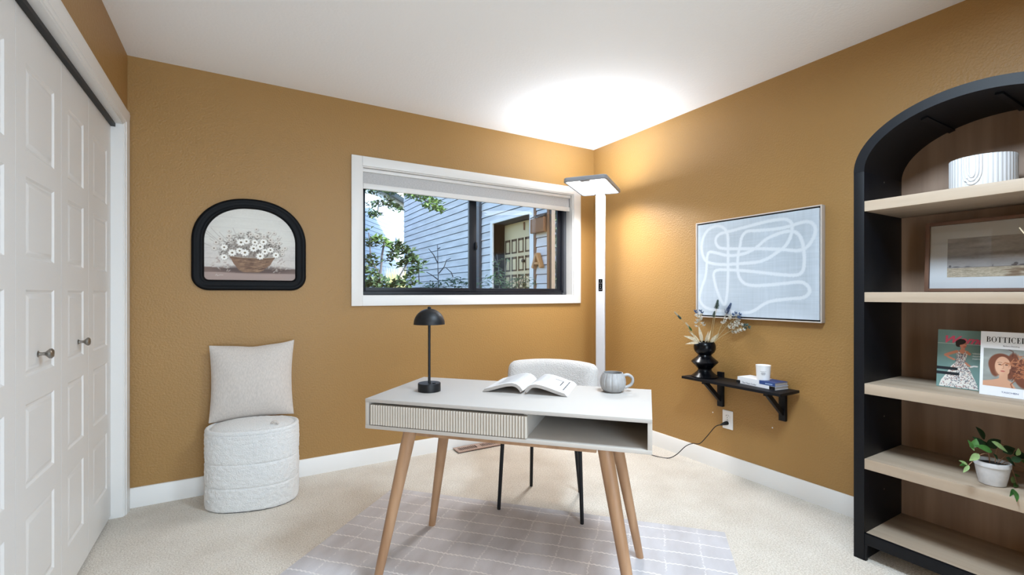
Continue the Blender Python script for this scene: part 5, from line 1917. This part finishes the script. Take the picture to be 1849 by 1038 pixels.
kn.v = [(XD - 0.012 - y * 0.4, 4.05 + x, 2.33 + z) for x, y, z in kn.v]
wr(kn).build('door_knocker', BROWNX, do)
kn = MB().lathe([(0.028, 0), (0.03, 0.05), (0.0005, 0.06)], 12)
kn.v = [(XD - z - 0.001, 4.055 + x, 1.76 + y) for x, y, z in kn.v]
wr(kn).build('door_knob', BLACKM, do)

# brown letter A, built from beams
la = empty('letter_sign', (XB - 0.006, 3.14, 1.58), 0, 'brown wooden letter A hung on the siding right of the entry door', 'sign')
for (a, b_) in (((0.0, 0.124, 0.0), (0.0, 0.02, 0.235)), ((0.0, -0.116, 0.0), (0.0, 0.0, 0.235)), ((0.0, 0.09, 0.075), (0.0, -0.075, 0.075))):
    a, b_ = Vector(a), Vector(b_)
    hw_ = 0.016 if abs(b_.z - a.z) < 0.01 else 0.022
    d = (b_ - a).normalized()
    nrm = Vector((0, -d.z, d.y)) * hw_
    poly = [(p.y, p.z) for p in (a + nrm, a - nrm, b_ - nrm, b_ + nrm)]
    MB().prism(poly, -0.075, -0.002, 'x').build('letter_beam', LETW, la)
mbx = empty('mailbox', (XB - 0.006, 3.09, 2.15), 0, 'dark brown box with a pale slanted lid mounted on the siding above the letter', 'mailbox')
MB().box(-0.10, -0.002, -0.20, 0.19, 0.0, 0.235).build('box_body', BROWNX, mbx, bevel=0.006)
MB().prism([(-0.12, 0.225), (-0.002, 0.29), (-0.002, 0.31), (-0.12, 0.245)], -0.21, 0.16, 'y').build('lid', TRIMX, mbx) if False else MB().add([(-0.12, -0.21, 0.237), (-0.12, 0.16, 0.237), (-0.002, 0.16, 0.30), (-0.002, -0.21, 0.30), (-0.12, -0.21, 0.250), (-0.12, 0.16, 0.250), (-0.002, 0.16, 0.315), (-0.002, -0.21, 0.315)], [(0, 1, 2, 3), (4, 5, 6, 7), (0, 1, 5, 4), (1, 2, 6, 5), (2, 3, 7, 6), (3, 0, 4, 7)]).build('lid', TANX, mbx)

# white sunlit house behind
wd = Vector((0.583, 0.812, 0))
wn_ = Vector((0.812, -0.583, 0))
wp0 = Vector((3.383, 16.40, 0))
wh = empty('white_house', tuple(wp0 - wd * 6 + Vector((0, 0, -0.05))), math.atan2(wd.y, wd.x), 'white clapboard house far behind, partly in sun', 'building')
# local: x along the wall, y into the house (left-hand side = -normal), z up
MB().box(-3, 16, 0.03, 5, 0, 5.1).build('wall_core', WHITES, wh, smooth=0)
mb = MB()
z = 0.0
while z < 5.0:
    mb.prism([(0.031, z), (0.0, z), (0.018, z + 0.155), (0.031, z + 0.155)], -3, 16, 'x')
    z += 0.150
mb.build('clapboards', WHITES, wh, smooth=0, kind='stuff')
MB().prism([(-0.45, 5.10), (-0.45, 5.28), (2.5, 7.2), (5.3, 5.28), (5.3, 5.10)], -3.3, 16.3, 'x').build('roof', ROOFX, wh, smooth=0)
MB().box(-3.3, 16.3, -0.48, -0.44, 5.05, 5.26).build('fascia', TRIMX, wh)
lt = MB().lathe([(0.02, 0), (0.10, 0.06), (0.11, 0.30), (0.05, 0.40), (0.0005, 0.42)], 12)
lt.v = [(5.05 + x, -0.16 + y, 3.15 + z_) for x, y, z_ in lt.v]
lt.box(5.0, 5.1, -0.16, 0.02, 3.50, 3.56)
lt.build('wall_lantern', TRIMX, wh)

# garden plants
pr_ = random.Random(21)


def scatter_leaves(mb, centre, rad, n, L, W, m=0, up=0.2, flat=1.0):
    for _ in range(n):
        while True:
            u = Vector((pr_.uniform(-1, 1), pr_.uniform(-1, 1), pr_.uniform(-1, 1)))
            if u.length < 1:
                break
        p = Vector(centre) + Vector((u.x * rad[0], u.y * rad[1], u.z * rad[2]))
        d = Vector((pr_.uniform(-1, 1), pr_.uniform(-1, 1), pr_.uniform(-.6, .6) + up)).normalized()
        M = frame_from(d, (pr_.uniform(-.5, .5), pr_.uniform(-.8, .2), 1))
        l = L * pr_.uniform(0.7, 1.2)
        vs = [(0, 0, 0), (-W / 2, l * .45, 0.01), (0, l, -l * .1), (W / 2, l * .45, 0.01)]
        mb.add([p + M @ Vector(v) for v in vs], [(0, 1, 2, 3)], m)


CAMP = Vector((-2.742, -3.207, 1.156))


def at(u, v, w):      # a point seen at that place of the photograph, w metres deep: used once, to plant
    return CAMP + (FV + RV * ((u - 924.5) / 838.0) + Vector((0, 0, (530.0 - v) / 838.0))) * w


def plant(name, label, foot, blobs, trunk, mats, leaf, group=None):
    o = empty(name, foot, 0, label, 'plant' if 'tree' not in name else 'tree', group)
    F0 = Vector(foot)
    mb = MB()
    for c, rad, n_, m_ in blobs:
        scatter_leaves(mb, Vector(c) - F0, rad, n_, leaf[0], leaf[1], m_)
    mb.build('foliage', mats, o, smooth=0, kind='stuff')
    for tpts, r in trunk:
        q = [Vector(p) - F0 for p in tpts]
        MB().tube(q, [r * (1 - 0.6 * i / len(q)) for i in range(len(q))], 7).build('branch', TWIG, o)
    return o


g0 = lambda p: (p[0], p[1], -0.05)
# maple: branch hanging into the top of the left pane
w = 7.0
tips = [at(664, 340, w), at(690, 372, w), at(678, 398, w), at(716, 374, w)]
tips2 = [at(700, 345, w), at(740, 352, w), at(775, 365, w), at(800, 380, w)]
bl = [(at(690, 345, w), (.18, .18, .04), 60, 1), (at(725, 342, w), (.30, .3, .06), 170, 1), (at(757, 352, w), (.24, .24, .08), 190, 1), (at(782, 370, w), (.16, .16, .08), 120, 1), (at(797, 380, w), (.06, .06, .03), 30, 1),
      (at(672, 362, w), (.10, .1, .13), 55, 0), (at(700, 366, w), (.14, .14, .08), 70, 0), (at(712, 374, w), (.12, .12, .05), 45, 0), (at(676, 386, w), (.12, .12, .05), 60, 0), (at(665, 350, w), (.05, .05, .1), 26, 0), (at(722, 380, w), (.06, .06, .04), 14, 0)]
ft_ = at(600, 530, 7.5)
plant('maple_tree', 'leafy maple branch hanging across the top of the left window pane', g0(ft_), bl, [([g0(ft_), at(605, 420, 7.5), at(625, 330, 7.3), at(664, 322, w)], .10), ([at(655, 330, w), at(672, 345, w), at(684, 365, w), at(682, 385, w)], .012), ([at(640, 325, w), at(700, 338, w), at(745, 350, w), at(790, 374, w)], .016)], [LEAFX, LEAFM], (.075, .05))
# shrub at lower left
w = 6.0
bl = [(at(668, 500, w), (.12, .2, .16), 120, 0), (at(690, 515, w), (.25, .2, .08), 170, 0), (at(672, 470, w), (.08, .12, .10), 40, 0), (at(668, 440, w), (.08, .1, .06), 30, 0), (at(688, 433, w), (.06, .1, .03), 24, 1), (at(700, 443, w), (.07, .1, .04), 24, 1), (at(676, 432, w), (.05, .1, .03), 14, 1), (at(718, 446, w), (.08, .1, .07), 60, 0), (at(712, 460, w), (.07, .1, .05), 40, 0), (at(735, 455, w), (.06, .1, .05), 40, 0), (at(745, 470, w), (.08, .1, .06), 44, 0), (at(745, 490, w), (.08, .1, .06), 40, 0), (at(725, 475, w), (.09, .1, .06), 40, 0), (at(760, 480, w), (.05, .1, .05), 16, 0), (at(735, 510, w), (.16, .1, .06), 60, 0), (at(665, 415, w), (.03, .1, .03), 6, 0), (at(700, 470, w), (.05, .1, .04), 12, 0)]
ft_ = at(690, 560, w)
plant('garden_shrub', 'broadleaf shrub at the lower left of the window view', g0(ft_), bl, [([g0(ft_), at(685, 520, w), at(690, 460, w), at(694, 436, w)], .02), ([g0(ft_), at(715, 510, w), at(738, 470, w)], .015), ([at(690, 500, w), at(670, 470, w), at(666, 420, w)], .012)], [LEAFX, LEAFM], (.085, .05))
# pale ornamental grass by the wing's far corner
o = empty('ornamental_grass', g0(at(716, 540, 7.5)), 0, 'clump of pale ornamental grass in front of the wing corner', 'plant')
mb = MB()
F0 = Vector(g0(at(716, 540, 7.5)))
for k in range(150):
    a = at(716 + pr_.uniform(-10, 10), 530, 7.5)
    tip = at(716 + pr_.uniform(-22, 18), pr_.uniform(478, 505), 7.4 + pr_.uniform(-.2, .2))
    a.z = 0.0
    s = RV * 0.010
    mb.add([a - F0 - s, a - F0 + s, (a.lerp(tip, .6) + Vector((0, 0, .1))) - F0 + s, tip - F0, (a.lerp(tip, .6) + Vector((0, 0, .1))) - F0 - s], [(0, 1, 2, 3, 4)])
mb.build('blades', GRASSX, o, smooth=0, kind='stuff')
# nandina below the centre of the window: pointed leaves in tiers and thin stems
w = 4.6
ft_ = at(800, 600, w)


def nandina(foot, clumps, wands, label, mats, L):
    o = empty('nandina_shrub', foot, 0, label, 'plant', None)
    F0 = Vector(foot)
    mb = MB()
    for c, n_, m_, sp in clumps:
        for k in range(n_):
            a = pr_.uniform(0, 2 * PI)
            d = (RV * math.cos(a) + FV * math.sin(a) * .7 + Vector((0, 0, pr_.uniform(-.35, .35)))).normalized()
            p = Vector(c) + RV * pr_.uniform(-sp, sp) + FV * pr_.uniform(-sp, sp) + Vector((0, 0, pr_.uniform(-.03, .03)))
            vs, fs = leaf_vf(L * pr_.uniform(.7, 1.15), L * .24, .25, .2, 3)
            M = frame_from(d, (0, -.4, 1))
            mb.add([p - F0 + M @ v for v in vs], fs, m_)
    mb.build('foliage', mats, o, smooth=0, kind='stuff')
    for wpts in wands:
        q = [Vector(p) - F0 for p in wpts]
        MB().tube(q, [.006 * (1 - .7 * i / len(q)) for i in range(len(q))], 6).build('stem', TWIG, o)


cl_ = [(at(u, v, w), n_, 0, .05) for u, v, n_ in ((768, 514, 12), (785, 512, 12), (800, 508, 12), (812, 506, 14), (824, 505, 14), (836, 508, 12), (830, 516, 12), (806, 517, 12), (778, 519, 10), (842, 514, 8))]
wn2 = [[g0(ft_), at(792, 530, w), at(791, 490, w), at(790, 442, w)], [at(791, 476, w), at(783, 460, w), at(774, 449, w)], [at(790, 450, w), at(795, 447, w)], [at(791, 505, w), at(782, 498, w), at(770, 491, w)], [at(792, 494, w), at(802, 482, w), at(806, 470, w), at(814, 466, w)], [at(818, 500, w), at(815, 492, w), at(804, 482, w)], [at(757, 512, w), at(756, 490, w)]]
nandina(g0(ft_), cl_, wn2, 'nandina with thin bare stems outside the left pane', [LEAFX], .085)
w = 4.4
cl_ = [(at(u, v, w), n_, m_, .05) for u, v, n_, m_ in ((866, 512, 8, 0), (875, 508, 10, 0), (890, 500, 14, 1), (898, 492, 14, 1), (905, 505, 16, 1), (912, 512, 14, 1), (900, 515, 14, 1), (920, 516, 8, 1), (895, 475, 6, 1), (908, 470, 6, 1), (930, 508, 12, 0), (938, 500, 12, 0), (946, 506, 14, 0), (935, 516, 14, 0), (950, 514, 12, 0), (962, 506, 5, 0))]
ft_ = at(905, 600, w)
nandina(g0(ft_), cl_, [[g0(ft_), at(902, 520, w), at(900, 480, w), at(897, 458, w)], [g0(ft_), at(910, 510, w), at(915, 470, w)], [g0(ft_), at(938, 515, w), at(945, 495, w)], [at(900, 480, w), at(892, 465, w)]], 'bushier nandina in front of the entry door', [LEAFX, LEAFM], .075)
# tree behind the near corner of the wing
w = 8.6
bl = [(at(1006, v, w), (.22, .22, .3), 150, m_) for v, m_ in ((385, 1), (410, 0), (440, 0), (470, 0), (500, 0))]
ft_ = at(1008, 545, w)
plant('background_tree', 'tree seen through the gap beside the brown downspout', g0(ft_), bl, [([g0(ft_), at(1010, 450, w), at(1008, 380, w)], .08)], [LEAFX, LEAFM], (.10, .06))
